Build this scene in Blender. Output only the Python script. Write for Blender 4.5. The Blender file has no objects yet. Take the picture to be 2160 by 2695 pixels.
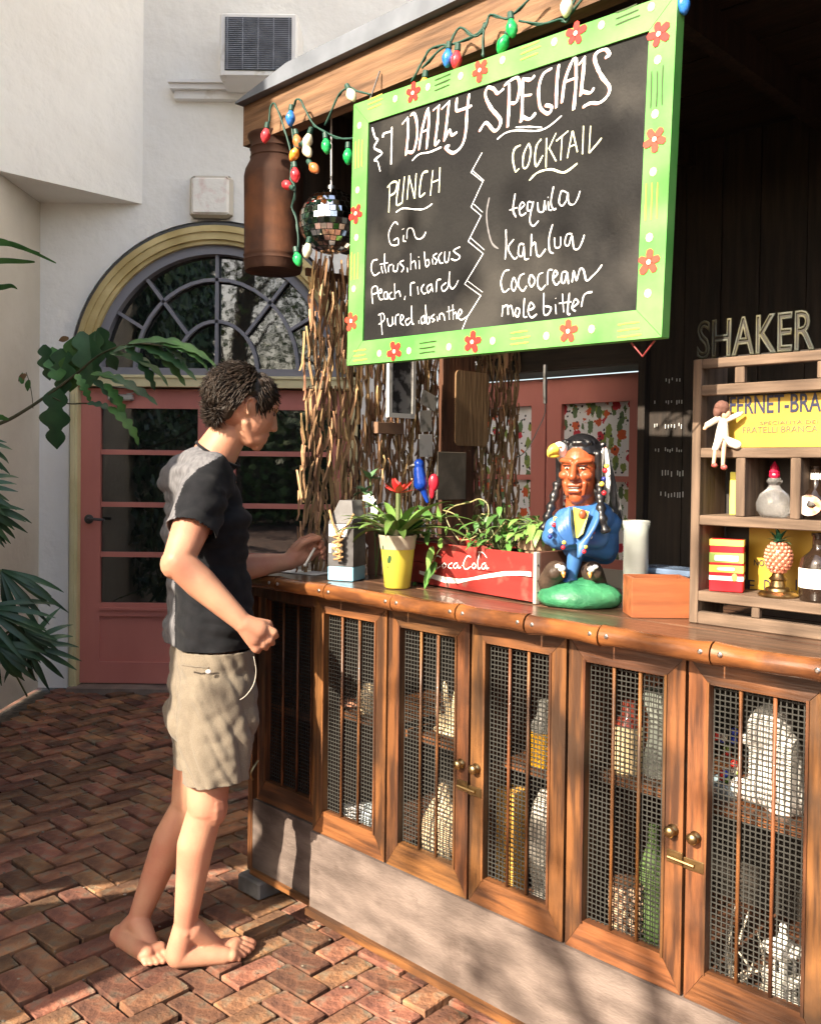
import bpy, bmesh, math, random
from mathutils import Vector, Matrix, noise, Euler
R = math.radians
random.seed(7)
scene = bpy.context.scene
col = scene.collection

# ---------------------------------------------------------------- camera
F, CX, CY, H = 2400.0, 1080.0, 1232 + 2400*math.tan(R(1.0)), 1.43
CAMROT = Matrix.Rotation(R(90-1.0), 3, 'X') @ Matrix.Rotation(R(0.69), 3, 'Z')
cam_d = bpy.data.cameras.new('camera'); cam = bpy.data.objects.new('camera', cam_d); col.objects.link(cam)
cam.matrix_world = Matrix.Translation((0, 0, H)) @ CAMROT.to_4x4()
cam_d.sensor_fit = 'VERTICAL'; cam_d.sensor_height = 36.0; cam_d.lens = F/2695*36.0
cam_d.shift_y = -(1347.5-CY)/2695
cam_d.clip_end = 400; cam_d.clip_start = 0.05
scene.camera = cam
# ---------------------------------------------------------------- light
SUN_AZ = Vector((0.69, 0.724, 0)).normalized(); EL = 33.0
w = bpy.data.worlds.new('World'); scene.world = w; w.use_nodes = True
nt = w.node_tree; bg = nt.nodes['Background']
sky = nt.nodes.new('ShaderNodeTexSky'); sky.sky_type = 'NISHITA'; sky.sun_disc = False
sky.sun_elevation = R(EL); sky.sun_rotation = math.atan2(-SUN_AZ.x, -SUN_AZ.y)
sky.dust_density = 4.0; sky.ozone_density = 0.3
nt.links.new(sky.outputs[0], bg.inputs[0]); bg.inputs[1].default_value = 0.13
sun_d = bpy.data.lights.new('sun', 'SUN'); sun = bpy.data.objects.new('sun', sun_d); col.objects.link(sun)
sun_d.energy = 5.0; sun_d.angle = R(0.5); sun_d.color = (1, 0.86, 0.68)
SDIR = Vector((SUN_AZ.x*math.cos(R(EL)), SUN_AZ.y*math.cos(R(EL)), -math.sin(R(EL))))
sun.rotation_euler = SDIR.to_track_quat('-Z', 'Y').to_euler(); sun.location = (-5, -5, 8)
scene.view_settings.view_transform = 'Standard'; scene.view_settings.look = 'None'
scene.view_settings.gamma = 1; scene.view_settings.exposure = 1.6
scene.view_settings.use_curve_mapping = False

# ---------------------------------------------------------------- geometry helpers
C0 = Vector((0, 0, H))
def ray(x, y): return CAMROT @ Vector(((x-CX)/F, -(y-CY)/F, -1))
def atY(x, y, Y): d = ray(x, y); return C0 + d*(Y/d.y)
def atZ(x, y, Z): d = ray(x, y); return C0 + d*((Z-H)/d.z)
O = Vector((-0.5311, 3.0279, 0)); E = Vector((0.71192, -0.70226, 0)); N = Vector((0.70226, 0.71192, 0))
BANG = math.atan2(E.y, E.x)
BM = Matrix.Translation(O) @ Matrix.Rotation(BANG, 4, 'Z')
def bw(u, v, z): return O + E*u + N*v + Vector((0, 0, z))
def bar(x, y, v):
    d = ray(x, y); t = (v-(C0-O).dot(N))/d.dot(N); q = C0+d*t
    return (q-O).dot(E), q.z
def barz(x, y, z):
    q = atZ(x, y, z); return (q-O).dot(E), (q-O).dot(N)
def sideu(x, y, u):
    d = ray(x, y); t = (u-(C0-O).dot(E))/d.dot(E); q = C0+d*t
    return (q-O).dot(N), q.z

MATS = {}
def mat(name, base, rough=0.6, second=None, scale=8.0, stretch=(1, 1, 1), bump=0.0, bscale=None, metal=0.0,
        spec=0.5, sss=0.0, island=0.0, contrast=(0.35, 0.65), trans=0.0, ior=1.45, coat=0.0, dirt=None, sheen=0.0, detail=6.0):
    if name in MATS: return MATS[name]
    m = bpy.data.materials.new(name); m.use_nodes = True; t = m.node_tree; n = t.nodes; L = t.links
    b = n['Principled BSDF']; b.inputs['Roughness'].default_value = rough; b.inputs['Metallic'].default_value = metal
    b.inputs['IOR'].default_value = ior; b.inputs['Specular IOR Level'].default_value = spec
    b.inputs['Transmission Weight'].default_value = trans; b.inputs['Coat Weight'].default_value = coat
    b.inputs['Sheen Weight'].default_value = sheen
    if sss: b.inputs['Subsurface Weight'].default_value = sss; b.inputs['Subsurface Radius'].default_value = (0.02, 0.006, 0.003); b.inputs['Subsurface Scale'].default_value = 0.5
    tc = n.new('ShaderNodeTexCoord'); mp = n.new('ShaderNodeMapping'); mp.inputs['Scale'].default_value = stretch
    L.new(tc.outputs['Object'], mp.inputs['Vector'])
    c = None
    if second is not None:
        nz = n.new('ShaderNodeTexNoise'); nz.inputs['Scale'].default_value = scale; nz.inputs['Detail'].default_value = detail
        L.new(mp.outputs[0], nz.inputs['Vector'])
        rp = n.new('ShaderNodeValToRGB'); rp.color_ramp.elements[0].position = contrast[0]; rp.color_ramp.elements[1].position = contrast[1]
        rp.color_ramp.elements[0].color = (*second, 1); rp.color_ramp.elements[1].color = (*base, 1)
        L.new(nz.outputs['Fac'], rp.inputs[0]); c = rp.outputs[0]
    if dirt is not None:   # (colour, scale, threshold)
        nz2 = n.new('ShaderNodeTexNoise'); nz2.inputs['Scale'].default_value = dirt[1]; nz2.inputs['Detail'].default_value = 8
        L.new(tc.outputs['Object'], nz2.inputs['Vector'])
        rp2 = n.new('ShaderNodeValToRGB'); rp2.color_ramp.elements[0].position = dirt[2]; rp2.color_ramp.elements[1].position = dirt[2]+0.18
        rp2.color_ramp.elements[0].color = (0, 0, 0, 1); rp2.color_ramp.elements[1].color = (1, 1, 1, 1)
        L.new(nz2.outputs['Fac'], rp2.inputs[0])
        mx = n.new('ShaderNodeMix'); mx.data_type = 'RGBA'
        L.new(rp2.outputs[0], mx.inputs[0])
        if c is not None: L.new(c, mx.inputs[6])
        else: mx.inputs[6].default_value = (*base, 1)
        mx.inputs[7].default_value = (*dirt[0], 1); c = mx.outputs[2]
    if island:
        gi = n.new('ShaderNodeNewGeometry'); oi = n.new('ShaderNodeObjectInfo')
        ad = n.new('ShaderNodeMath'); ad.operation = 'ADD'; L.new(gi.outputs['Random Per Island'], ad.inputs[0]); L.new(oi.outputs['Random'], ad.inputs[1])
        fr = n.new('ShaderNodeMath'); fr.operation = 'FRACT'; L.new(ad.outputs[0], fr.inputs[0])
        mr = n.new('ShaderNodeMapRange'); mr.inputs[3].default_value = 1-island; mr.inputs[4].default_value = 1+island
        L.new(fr.outputs[0], mr.inputs[0])
        hs = n.new('ShaderNodeHueSaturation'); L.new(mr.outputs[0], hs.inputs['Value'])
        m2 = n.new('ShaderNodeMath'); m2.operation = 'MULTIPLY'; m2.inputs[1].default_value = 7.31; L.new(fr.outputs[0], m2.inputs[0])
        f2 = n.new('ShaderNodeMath'); f2.operation = 'FRACT'; L.new(m2.outputs[0], f2.inputs[0])
        mr2 = n.new('ShaderNodeMapRange'); mr2.inputs[3].default_value = 0.5-0.035*island; mr2.inputs[4].default_value = 0.5+0.035*island
        L.new(f2.outputs[0], mr2.inputs[0]); L.new(mr2.outputs[0], hs.inputs['Hue'])
        if c is not None: L.new(c, hs.inputs['Color'])
        else: hs.inputs['Color'].default_value = (*base, 1)
        c = hs.outputs[0]
    if c is not None: L.new(c, b.inputs['Base Color'])
    else: b.inputs['Base Color'].default_value = (*base, 1)
    if bump:
        nb = n.new('ShaderNodeTexNoise'); nb.inputs['Scale'].default_value = bscale or scale; nb.inputs['Detail'].default_value = 8
        L.new(mp.outputs[0], nb.inputs['Vector'])
        bp = n.new('ShaderNodeBump'); bp.inputs['Strength'].default_value = 1.0; bp.inputs['Distance'].default_value = bump
        L.new(nb.outputs['Fac'], bp.inputs['Height']); L.new(bp.outputs[0], b.inputs['Normal'])
    MATS[name] = m; return m

WM = {}   # world matrices of empties
def tag(o, label=None, cat=None, group=None, kind=None):
    if label: o['label'] = label
    if cat: o['category'] = cat
    if group: o['group'] = group
    if kind: o['kind'] = kind
    return o
def thing(name, label, cat, loc=(0, 0, 0), rz=0.0, group=None, M=None, parent=None):
    o = bpy.data.objects.new(name, None); col.objects.link(o); o.empty_display_size = 0.05
    mw = M if M is not None else Matrix.Translation(loc) @ Matrix.Rotation(rz, 4, 'Z')
    o.matrix_world = mw; WM[o.name] = mw.copy()
    return tag(o, label, cat, group)
def basis(z):
    z = Vector(z).normalized(); a = Vector((0, 0, 1)) if abs(z.z) < 0.9 else Vector((1, 0, 0))
    x = a.cross(z).normalized(); y = z.cross(x); return x, y, z
class G:
    def __init__(s, M=None): s.v = []; s.f = []; s.m = []; s.mi = 0; s.M = M
    def add(s, vs, fs):
        k = len(s.v)
        s.v += [(s.M @ Vector(p)) if s.M is not None else Vector(p) for p in vs]
        s.f += [tuple(i+k for i in f) for f in fs]; s.m += [s.mi]*len(fs); return s
    def hexa(s, p):  # 8 points: bottom 4 ccw, top 4
        return s.add(p, [(3, 2, 1, 0), (4, 5, 6, 7), (0, 1, 5, 4), (1, 2, 6, 5), (2, 3, 7, 6), (3, 0, 4, 7)])
    def box(s, x0, x1, y0, y1, z0, z1, T=None):
        p = [(x0, y0, z0), (x1, y0, z0), (x1, y1, z0), (x0, y1, z0), (x0, y0, z1), (x1, y0, z1), (x1, y1, z1), (x0, y1, z1)]
        if T is not None: p = [T @ Vector(q) for q in p]
        return s.hexa(p)
    def rbox(s, x0, x1, y0, y1, z0, z1, r=0.004, T=None):  # box with chamfered edges
        P = []
        for z, i in ((z0, r), (z0+r, 0), (z1-r, 0), (z1, r)):
            a, b, c, d = x0+i, x1-i, y0+i, y1-i
            P += [(a+r, c, z), (b-r, c, z), (b, c+r, z), (b, d-r, z), (b-r, d, z), (a+r, d, z), (a, d-r, z), (a, c+r, z)]
        if T is not None: P = [T @ Vector(q) for q in P]
        fs = [tuple(range(7, -1, -1)), tuple(range(24, 32))]
        for k in range(3):
            for j in range(8): fs.append((k*8+j, k*8+(j+1) % 8, (k+1)*8+(j+1) % 8, (k+1)*8+j))
        return s.add(P, fs)
    def cyl(s, p0, p1, r0, r1=None, n=10, caps=True):
        r1 = r0 if r1 is None else r1; p0 = Vector(p0); p1 = Vector(p1); x, y, _ = basis(p1-p0)
        P = [p+(x*math.cos(2*math.pi*i/n)+y*math.sin(2*math.pi*i/n))*r for p, r in ((p0, r0), (p1, r1)) for i in range(n)]
        fs = [(i, (i+1) % n, n+(i+1) % n, n+i) for i in range(n)]
        if caps: fs += [tuple(range(n-1, -1, -1)), tuple(range(n, 2*n))]
        return s.add(P, fs)
    def tube(s, pts, r, n=6, close=True):
        pts = [Vector(p) for p in pts]; P = []; m = len(pts); px = None
        for i, p in enumerate(pts):
            t = (pts[min(i+1, m-1)]-pts[max(i-1, 0)])
            if t.length < 1e-9: t = Vector((0, 0, 1))
            t.normalize()
            if px is None: px, py, _ = basis(t)
            else:
                px = (px-t*px.dot(t))
                px = px.normalized() if px.length > 1e-6 else basis(t)[0]
            py = t.cross(px); rr = r[i] if isinstance(r, (list, tuple)) else r
            P += [p+(px*math.cos(2*math.pi*k/n)+py*math.sin(2*math.pi*k/n))*rr for k in range(n)]
        fs = [(i*n+k, i*n+(k+1) % n, (i+1)*n+(k+1) % n, (i+1)*n+k) for i in range(m-1) for k in range(n)]
        if close: fs += [tuple(range(n-1, -1, -1)), tuple((m-1)*n+k for k in range(n))]
        return s.add(P, fs)
    def sph(s, c, r, nu=12, nv=8, T=None):
        r = (r, r, r) if not isinstance(r, (tuple, list)) else r; c = Vector(c); P = [Vector((0, 0, r[2]))]
        for j in range(1, nv):
            a = math.pi*j/nv
            for i in range(nu):
                b = 2*math.pi*i/nu; P.append(Vector((r[0]*math.sin(a)*math.cos(b), r[1]*math.sin(a)*math.sin(b), r[2]*math.cos(a))))
        P.append(Vector((0, 0, -r[2])))
        fs = [(0, 1+i, 1+(i+1) % nu) for i in range(nu)]
        for j in range(nv-2):
            for i in range(nu): a = 1+j*nu; fs.append((a+i, a+nu+i, a+nu+(i+1) % nu, a+(i+1) % nu))
        k = 1+(nv-2)*nu; fs += [(k+i, len(P)-1, k+(i+1) % nu) for i in range(nu)]
        if T is not None: P = [T @ p for p in P]
        return s.add([c+p for p in P], fs)
    def lathe(s, prof, c=(0, 0, 0), n=24, T=None):
        c = Vector(c); P = []
        for r, z in prof: P += [Vector((r*math.cos(2*math.pi*i/n), r*math.sin(2*math.pi*i/n), z)) for i in range(n)]
        if T is not None: P = [T @ p for p in P]
        m = len(prof); fs = [(j*n+i, j*n+(i+1) % n, (j+1)*n+(i+1) % n, (j+1)*n+i) for j in range(m-1) for i in range(n)]
        fs += [tuple(range(n-1, -1, -1)), tuple((m-1)*n+i for i in range(n))]
        return s.add([c+p for p in P], fs)
    def prism(s, pts, d):   # polygon pts extruded by vector d
        pts = [Vector(p) for p in pts]; d = Vector(d); n = len(pts)
        return s.add(pts+[p+d for p in pts], [tuple(range(n-1, -1, -1)), tuple(range(n, 2*n))]+[(i, (i+1) % n, n+(i+1) % n, n+i) for i in range(n)])
    def capsule(s, p0, p1, r0, r1, n=14):
        if n >= 14 and max(r0, r1) > .02: n = 30
        p0 = Vector(p0); p1 = Vector(p1); x, y, z = basis(p1-p0); P = []; L = (p1-p0).length
        rings = []
        for k in range(0, 5): a = -math.pi/2+math.pi/2*k/4.0; rings.append((p0+z*r0*math.sin(a), max(r0*math.cos(a), 1e-4)))
        for k in range(0, 5): a = math.pi/2*k/4.0; rings.append((p1+z*r1*math.sin(a), max(r1*math.cos(a), 1e-4)))
        for c, r in rings: P += [c+(x*math.cos(2*math.pi*i/n)+y*math.sin(2*math.pi*i/n))*r for i in range(n)]
        m = len(rings); fs = [(j*n+i, j*n+(i+1) % n, (j+1)*n+(i+1) % n, (j+1)*n+i) for j in range(m-1) for i in range(n)]
        fs += [tuple(range(n-1, -1, -1)), tuple((m-1)*n+i for i in range(n))]
        return s.add(P, fs)
    def build(s, name, mats, parent=None, smooth=False, world=False, fix=False):
        me = bpy.data.meshes.new(name)
        vs = s.v
        if parent is not None and world:
            inv = WM[parent.name].inverted() if parent.name in WM else Matrix()
            vs = [inv @ p for p in vs]
        me.from_pydata([tuple(p) for p in vs], [], s.f); me.validate()
        if not isinstance(mats, (list, tuple)): mats = [mats]
        for m in mats: me.materials.append(m)
        if len(mats) > 1:
            for p, i in zip(me.polygons, s.m): p.material_index = i
        if fix:
            b = bmesh.new(); b.from_mesh(me); bmesh.ops.recalc_face_normals(b, faces=b.faces); b.to_mesh(me); b.free()
        if smooth: me.polygons.foreach_set('use_smooth', [True]*len(me.polygons))
        o = bpy.data.objects.new(name, me); col.objects.link(o)
        if parent is not None:
            o.parent = parent; WM[o.name] = WM.get(parent.name, Matrix()).copy()
        return o
def autosmooth(o, ang=40):
    me = o.data; b = bmesh.new(); b.from_mesh(me)
    for f in b.faces: f.smooth = True
    for e in b.edges:
        if len(e.link_faces) == 2 and e.calc_face_angle(0) > R(ang): e.smooth = False
    b.to_mesh(me); b.free(); return o
def crom(pts, k=5):
    pts = [Vector(p) for p in pts]
    if len(pts) < 3: return pts
    out = []
    for i in range(len(pts)-1):
        p0 = pts[max(i-1, 0)]; p1 = pts[i]; p2 = pts[i+1]; p3 = pts[min(i+2, len(pts)-1)]
        for j in range(k):
            t = j/k; out.append(0.5*((2*p1)+(p2-p0)*t+(2*p0-5*p1+4*p2-p3)*t*t+(3*p1-p0-3*p2+p3)*t**3))
    out.append(pts[-1]); return out
WS = 0.74
def ribbon(g, pts, wd, nrm, lift=0.001):  # painted stroke in a plane
    nrm = Vector(nrm).normalized(); m = len(pts); P = []
    for i, p in enumerate(pts):
        t = (pts[min(i+1, m-1)]-pts[max(i-1, 0)]).normalized(); s = t.cross(nrm)
        wv = WS*wd*(0.55+0.45*min(1, min(i, m-1-i)*0.7+0.3)) * (1+0.45*noise.noise(p*90))
        P += [p+s*wv/2+nrm*lift, p-s*wv/2+nrm*lift]
    g.add(P, [(2*i, 2*i+1, 2*i+3, 2*i+2) for i in range(m-1)])
def text_mesh(name, s, size, mtx, m, parent=None, extrude=0.001, outline=0.0, align='LEFT', xs=1.0, offset=0.0):
    cu = bpy.data.curves.new(name, 'FONT'); cu.body = s; cu.size = size; cu.align_x = align; cu.resolution_u = 3
    if outline: cu.fill_mode = 'NONE'; cu.bevel_depth = outline; cu.bevel_resolution = 1
    else: cu.extrude = extrude; cu.offset = offset
    ob = bpy.data.objects.new(name, cu); col.objects.link(ob)
    dg = bpy.context.evaluated_depsgraph_get(); me = bpy.data.meshes.new_from_object(ob.evaluated_get(dg))
    bpy.data.objects.remove(ob); me.name = name
    me.transform(mtx @ Matrix.Diagonal((xs, 1, 1, 1)))
    me.materials.clear(); me.materials.append(m)
    o = bpy.data.objects.new(name, me); col.objects.link(o)
    if parent is not None: o.parent = parent
    return o
def copy_tree(o, mw, label=None, group=None):
    c = o.copy(); col.objects.link(c); c.matrix_world = mw
    if label: c['label'] = label
    if group: c['group'] = group
    def rec(src, dst):
        for ch in [x for x in bpy.data.objects if x.parent == src]:
            d = ch.copy(); col.objects.link(d); d.parent = dst; rec(ch, d)
    rec(o, c); return c
def remesh(g, vox, smooth_it=2):
    me = bpy.data.meshes.new('tmp'); me.from_pydata([tuple(p) for p in g.v], [], g.f)
    b = bmesh.new(); b.from_mesh(me); bmesh.ops.recalc_face_normals(b, faces=b.faces); b.to_mesh(me); b.free()
    ob = bpy.data.objects.new('tmp', me); col.objects.link(ob)
    md = ob.modifiers.new('r', 'REMESH'); md.mode = 'VOXEL'; md.voxel_size = vox
    if smooth_it:
        sm = ob.modifiers.new('s', 'SMOOTH'); sm.factor = 0.5; sm.iterations = smooth_it
    dg = bpy.context.evaluated_depsgraph_get(); out = bpy.data.meshes.new_from_object(ob.evaluated_get(dg))
    bpy.data.objects.remove(ob); bpy.data.meshes.remove(me); out.materials.clear(); return out
def mesh_obj(name, me, m, parent=None, smooth=True):
    me.name = name; me.materials.clear(); me.materials.append(m)
    if smooth: me.polygons.foreach_set('use_smooth', [True]*len(me.polygons))
    if parent is not None and parent.name in WM: me.transform(WM[parent.name].inverted())
    o = bpy.data.objects.new(name, me); col.objects.link(o)
    if parent is not None: o.parent = parent; WM[o.name] = WM.get(parent.name, Matrix()).copy()
    return o
# ================================================================ materials
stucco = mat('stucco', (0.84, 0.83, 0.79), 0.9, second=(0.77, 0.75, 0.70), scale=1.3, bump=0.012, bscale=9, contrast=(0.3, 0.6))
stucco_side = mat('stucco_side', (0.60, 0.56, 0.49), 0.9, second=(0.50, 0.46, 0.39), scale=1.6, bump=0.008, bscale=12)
brick_m = mat('paving_brick', (0.27, 0.118, 0.060), 0.95, second=(0.095, 0.045, 0.030), scale=9, bump=0.008, bscale=45, island=0.45, dirt=((0.13, 0.11, 0.08), 17, 0.52))
soil = mat('joint_soil', (0.020, 0.015, 0.011), 1.0, second=(0.07, 0.055, 0.038), scale=30, bump=0.01)
outer_ground = mat('outer_paving', (0.17, 0.085, 0.06), 0.95, second=(0.10, 0.06, 0.045), scale=5, bump=0.01)
coral = mat('coral_paint', (0.56, 0.205, 0.165), 0.5, second=(0.48, 0.165, 0.135), scale=3, bump=0.0015, bscale=30, stretch=(1, 1, 0.3))
yellow_trim = mat('yellow_trim', (0.60, 0.49, 0.24), 0.6, second=(0.42, 0.32, 0.13), scale=5, bump=0.002, bscale=20)
cream_trim = mat('cream_trim', (0.66, 0.60, 0.36), 0.6, second=(0.56, 0.50, 0.28), scale=5, bump=0.001)
grey_sash = mat('grey_sash', (0.20, 0.20, 0.23), 0.5)
glass_dark = mat('window_glass', (0.008, 0.010, 0.009), 0.015, spec=0.7, ior=1.85, bump=0.0008, bscale=2.5)
white_paint = mat('white_paint', (0.78, 0.77, 0.75), 0.6, dirt=((0.55, 0.5, 0.42), 12, 0.6))
metal_dark = mat('dark_metal', (0.09, 0.09, 0.09), 0.4, metal=0.8)
def wood(name, a, b, rough=0.45, axis='z', sc=7, bump=0.0025, contrast=(0.35, 0.65), coat=0.0, dirt=None, island=0.0):
    st = {'z': (7, 7, 0.6), 'x': (0.6, 7, 7), 'y': (7, 0.6, 7)}[axis]
    return mat(name, a, rough, second=b, scale=sc, stretch=st, bump=bump, bscale=sc*1.6, contrast=contrast, coat=coat, dirt=dirt, island=island)
WA, WB = (0.185, 0.074, 0.026), (0.055, 0.024, 0.012)
oak_v = wood('oiled_wood_upright', WA, WB, 0.45, 'z', coat=0.1, dirt=((0.045, 0.023, 0.013), 4.5, 0.50), contrast=(.40, .58), island=.25)
oak_h = wood('oiled_wood_level', WA, WB, 0.45, 'x', coat=0.1, dirt=((0.055, 0.026, 0.014), 3.6, 0.50), contrast=(.38, .60), island=.22)
dark_v = wood('dark_wood_upright', (0.13, 0.055, 0.028), (0.05, 0.022, 0.013), 0.55, 'z')
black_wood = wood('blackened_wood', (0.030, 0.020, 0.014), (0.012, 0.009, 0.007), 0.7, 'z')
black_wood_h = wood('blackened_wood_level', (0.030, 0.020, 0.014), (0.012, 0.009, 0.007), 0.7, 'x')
kick_m = mat('weathered_kick_board', (0.165, 0.128, 0.110), 0.9, second=(0.085, 0.064, 0.054), scale=7, stretch=(1, 3, 3), bump=0.002, bscale=60, dirt=((0.06, 0.042, 0.034), 9, 0.58))
counter_m = wood('counter_wood', (0.13, 0.07, 0.042), (0.05, 0.027, 0.018), 0.3, 'x', coat=0.3)
rail_m = mat('varnished_cane', (0.27, 0.10, 0.030), 0.25, second=(0.09, 0.034, 0.014), scale=6, stretch=(1, 4, 4), bump=0.0015, bscale=20, coat=0.4, dirt=((0.07, 0.032, 0.02), 11, 0.56))
beam_m = wood('rough_beam_wood', (0.21, 0.115, 0.06), (0.08, 0.042, 0.022), 0.75, 'x', sc=5, bump=0.006, dirt=((0.10, 0.05, 0.03), 6, 0.60))
flash_m = mat('roof_flashing', (0.15, 0.17, 0.205), 0.6, second=(0.10, 0.115, 0.14), scale=8, bump=0.001)
grey_wood = wood('grey_crate_wood', (0.17, 0.115, 0.078), (0.075, 0.05, 0.034), 0.8, 'x', bump=0.002)
grey_wood_v = wood('grey_crate_wood_upright', (0.17, 0.115, 0.078), (0.075, 0.05, 0.034), 0.8, 'z', bump=0.002)
mesh_m = mat('punched_metal', (0.032, 0.032, 0.029), 0.65, metal=0.0, spec=0.3)
brass = mat('brass', (0.45, 0.33, 0.16), 0.35, metal=1.0, second=(0.18, 0.12, 0.06), scale=30)

# ================================================================ ground
g = G(); g.add([(-30, -30, -0.022), (30, -30, -0.022), (30, 30, -0.022), (-30, 30, -0.022)], [(0, 1, 2, 3)])
ground = tag(g.build('ground', outer_ground), kind='structure')
g = G(); g.add([(-2.36, -1.4, -0.018), (3.4, -1.4, -0.018), (3.4, 5.9, -0.018), (-2.36, 5.9, -0.018)], [(0, 1, 2, 3)])
paving = tag(g.build('brick_paving', soil), kind='structure')
ang = R(47); ca, sa = math.cos(ang), math.sin(ang); W_ = 0.089
spots = []
for a in range(-100, 100):
    for k in range(-30, 30):
        bx, by = a+4*k, a
        for (x0, y0, x1, y1) in ((0, 0, 2, 1), (0, 1, 1, 3)):
            cx, cy = (bx+(x0+x1)/2)*W_, (by+(y0+y1)/2)*W_
            X = cx*ca-cy*sa+0.3; Y = cx*sa+cy*ca+2.5
            if -2.26 < X < 3.3 and -1.3 < Y < 5.72: spots.append((X, Y, ang+(0 if x1-x0 == 2 else math.pi/2)))
def inview(X, Y):
    px = CX+F*X/Y if Y > 0.3 else -9999
    return Y > 1.9 and -60 < px < 1250 and (Vector((X, Y, 0))-O).dot(N) < 0.25
vis = sorted([s for s in spots if inview(s[0], s[1])], key=lambda s: s[1]); rest = [s for s in spots if not inview(s[0], s[1])]
bm_variants = []
for k in range(5):
    g = G(); hw, hh = 0.0862+random.uniform(-.004, .0005), 0.0415+random.uniform(-.0025, .001)
    g.rbox(-hw, hw, -hh, hh, -0.05, 0.0, 0.0035)
    g.v = [p+Vector((noise.noise(p*30+Vector((k, 0, 0)))*0.006, noise.noise(p*30+Vector((0, k, 3)))*0.006, noise.noise(p*25+Vector((5, k, 0)))*0.005)) for p in g.v]
    bm_variants.append(g)
def brick_mtx(s):
    X, Y, a = s
    return Matrix.Translation((X, Y, random.gauss(0, 0.0032))) @ Matrix.Rotation(a+random.gauss(0, 0.012), 4, 'Z') @ Matrix.Rotation(random.gauss(0, 0.020), 4, 'X') @ Matrix.Rotation(random.gauss(0, 0.012), 4, 'Y')
bmeshes = []
for s in vis[:300]:
    k = random.randrange(5)
    if len(bmeshes) < 5:
        for v in bm_variants:
            o = v.build('brick', brick_m, paving); bmeshes.append(o.data); bpy.data.objects.remove(o)
    o = bpy.data.objects.new('brick', bmeshes[k]); col.objects.link(o); o.parent = paving; o.matrix_world = brick_mtx(s)
g = G()
for s in vis[300:]+rest:
    T = brick_mtx(s); v = random.choice(bm_variants); g.add([T @ p for p in v.v], v.f)
tag(g.build('brick', brick_m, paving), kind='stuff')
# small pebbles and leaf litter in the joints
pg = G()
for i in range(420):
    X, Y = random.uniform(-2.2, 0.3), random.uniform(1.9, 5.4); r = random.uniform(0.0015, 0.005)
    pg.sph((X, Y, 0.002), (r*1.4, r, r*0.7), 6, 4)
tag(pg.build('gravel', mat('pale_grit', (0.16, 0.13, 0.10), 0.9, island=0.5)), kind='stuff')

# ================================================================ building with the arched doors
YW = 5.8
bld = thing('stucco_building', 'white stucco building with arched doorway, coral doors and overhanging upper corner', 'building', (0, YW, 0))
dc = atY(567, 1000, YW).x; AR = 0.925; SZ = 2.03
XL, XR = -2.36, 0.16
g = G()
def q(g, a, b, c, d): g.add([a, b, c, d], [(0, 1, 2, 3)])
q(g, (XL-.3, YW, 0), (dc-AR, YW, 0), (dc-AR, YW, 8), (XL-.3, YW, 8)); q(g, (dc+AR, YW, 0), (XR, YW, 0), (XR, YW, 8), (dc+AR, YW, 8))
n = 32
arc = [(dc-AR*math.cos(math.pi*i/n), SZ+AR*1.03*math.sin(math.pi*i/n)) for i in range(n+1)]
for i in range(n):
    (xa, za), (xb, zb) = arc[i], arc[i+1]
    q(g, (xa, YW, za), (xb, YW, zb), (xb, YW, 8), (xa, YW, 8)); q(g, (xa, YW, za), (xa, YW+.16, za), (xb, YW+.16, zb), (xb, YW, zb))
for sx in (-1, 1): q(g, (dc+sx*AR, YW, 0), (dc+sx*AR, YW+.16, 0), (dc+sx*AR, YW+.16, SZ), (dc+sx*AR, YW, SZ))
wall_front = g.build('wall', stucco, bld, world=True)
# side wall, raked slot added in its unseen stretch to cast a sun streak
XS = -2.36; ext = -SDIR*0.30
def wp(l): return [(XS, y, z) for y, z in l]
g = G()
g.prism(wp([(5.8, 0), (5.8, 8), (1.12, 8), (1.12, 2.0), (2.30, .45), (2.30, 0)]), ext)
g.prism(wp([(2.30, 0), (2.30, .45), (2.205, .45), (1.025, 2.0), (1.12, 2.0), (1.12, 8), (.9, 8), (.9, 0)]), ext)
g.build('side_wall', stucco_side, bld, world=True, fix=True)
P1 = atY(375, 537, YW); P2 = atZ(19, 447, P1.z)
g = G(); P2x = Vector((XS-.02, P2.y, P1.z)); g.prism([P1+Vector((0, .1, 0)), P1, Vector((XS+.008, P2.y-.0, P1.z)), Vector((XS-.2, P2.y, P1.z)), Vector((XS-.2, YW+.1, P1.z))], (0, 0, 5))
g.build('overhang', stucco, bld, world=True, fix=True)
# angled wall with floral doors (parallel to the bar)
VW = 2.47
g = G(BM); g.add([(-1.46, VW, 0), (-1.27, VW, 0), (-1.27, VW, 8), (-1.46, VW, 8)], [(0, 1, 2, 3)])
g.add([(-1.27, VW, 1.96), (3, VW, 1.96), (3, VW, 8), (-1.27, VW, 8)], [(0, 1, 2, 3)]); g.add([(.06, VW, 0), (3, VW, 0), (3, VW, 1.96), (.06, VW, 1.96)], [(0, 1, 2, 3)])
tag(g.build('wall', stucco, bld, world=True))
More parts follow.
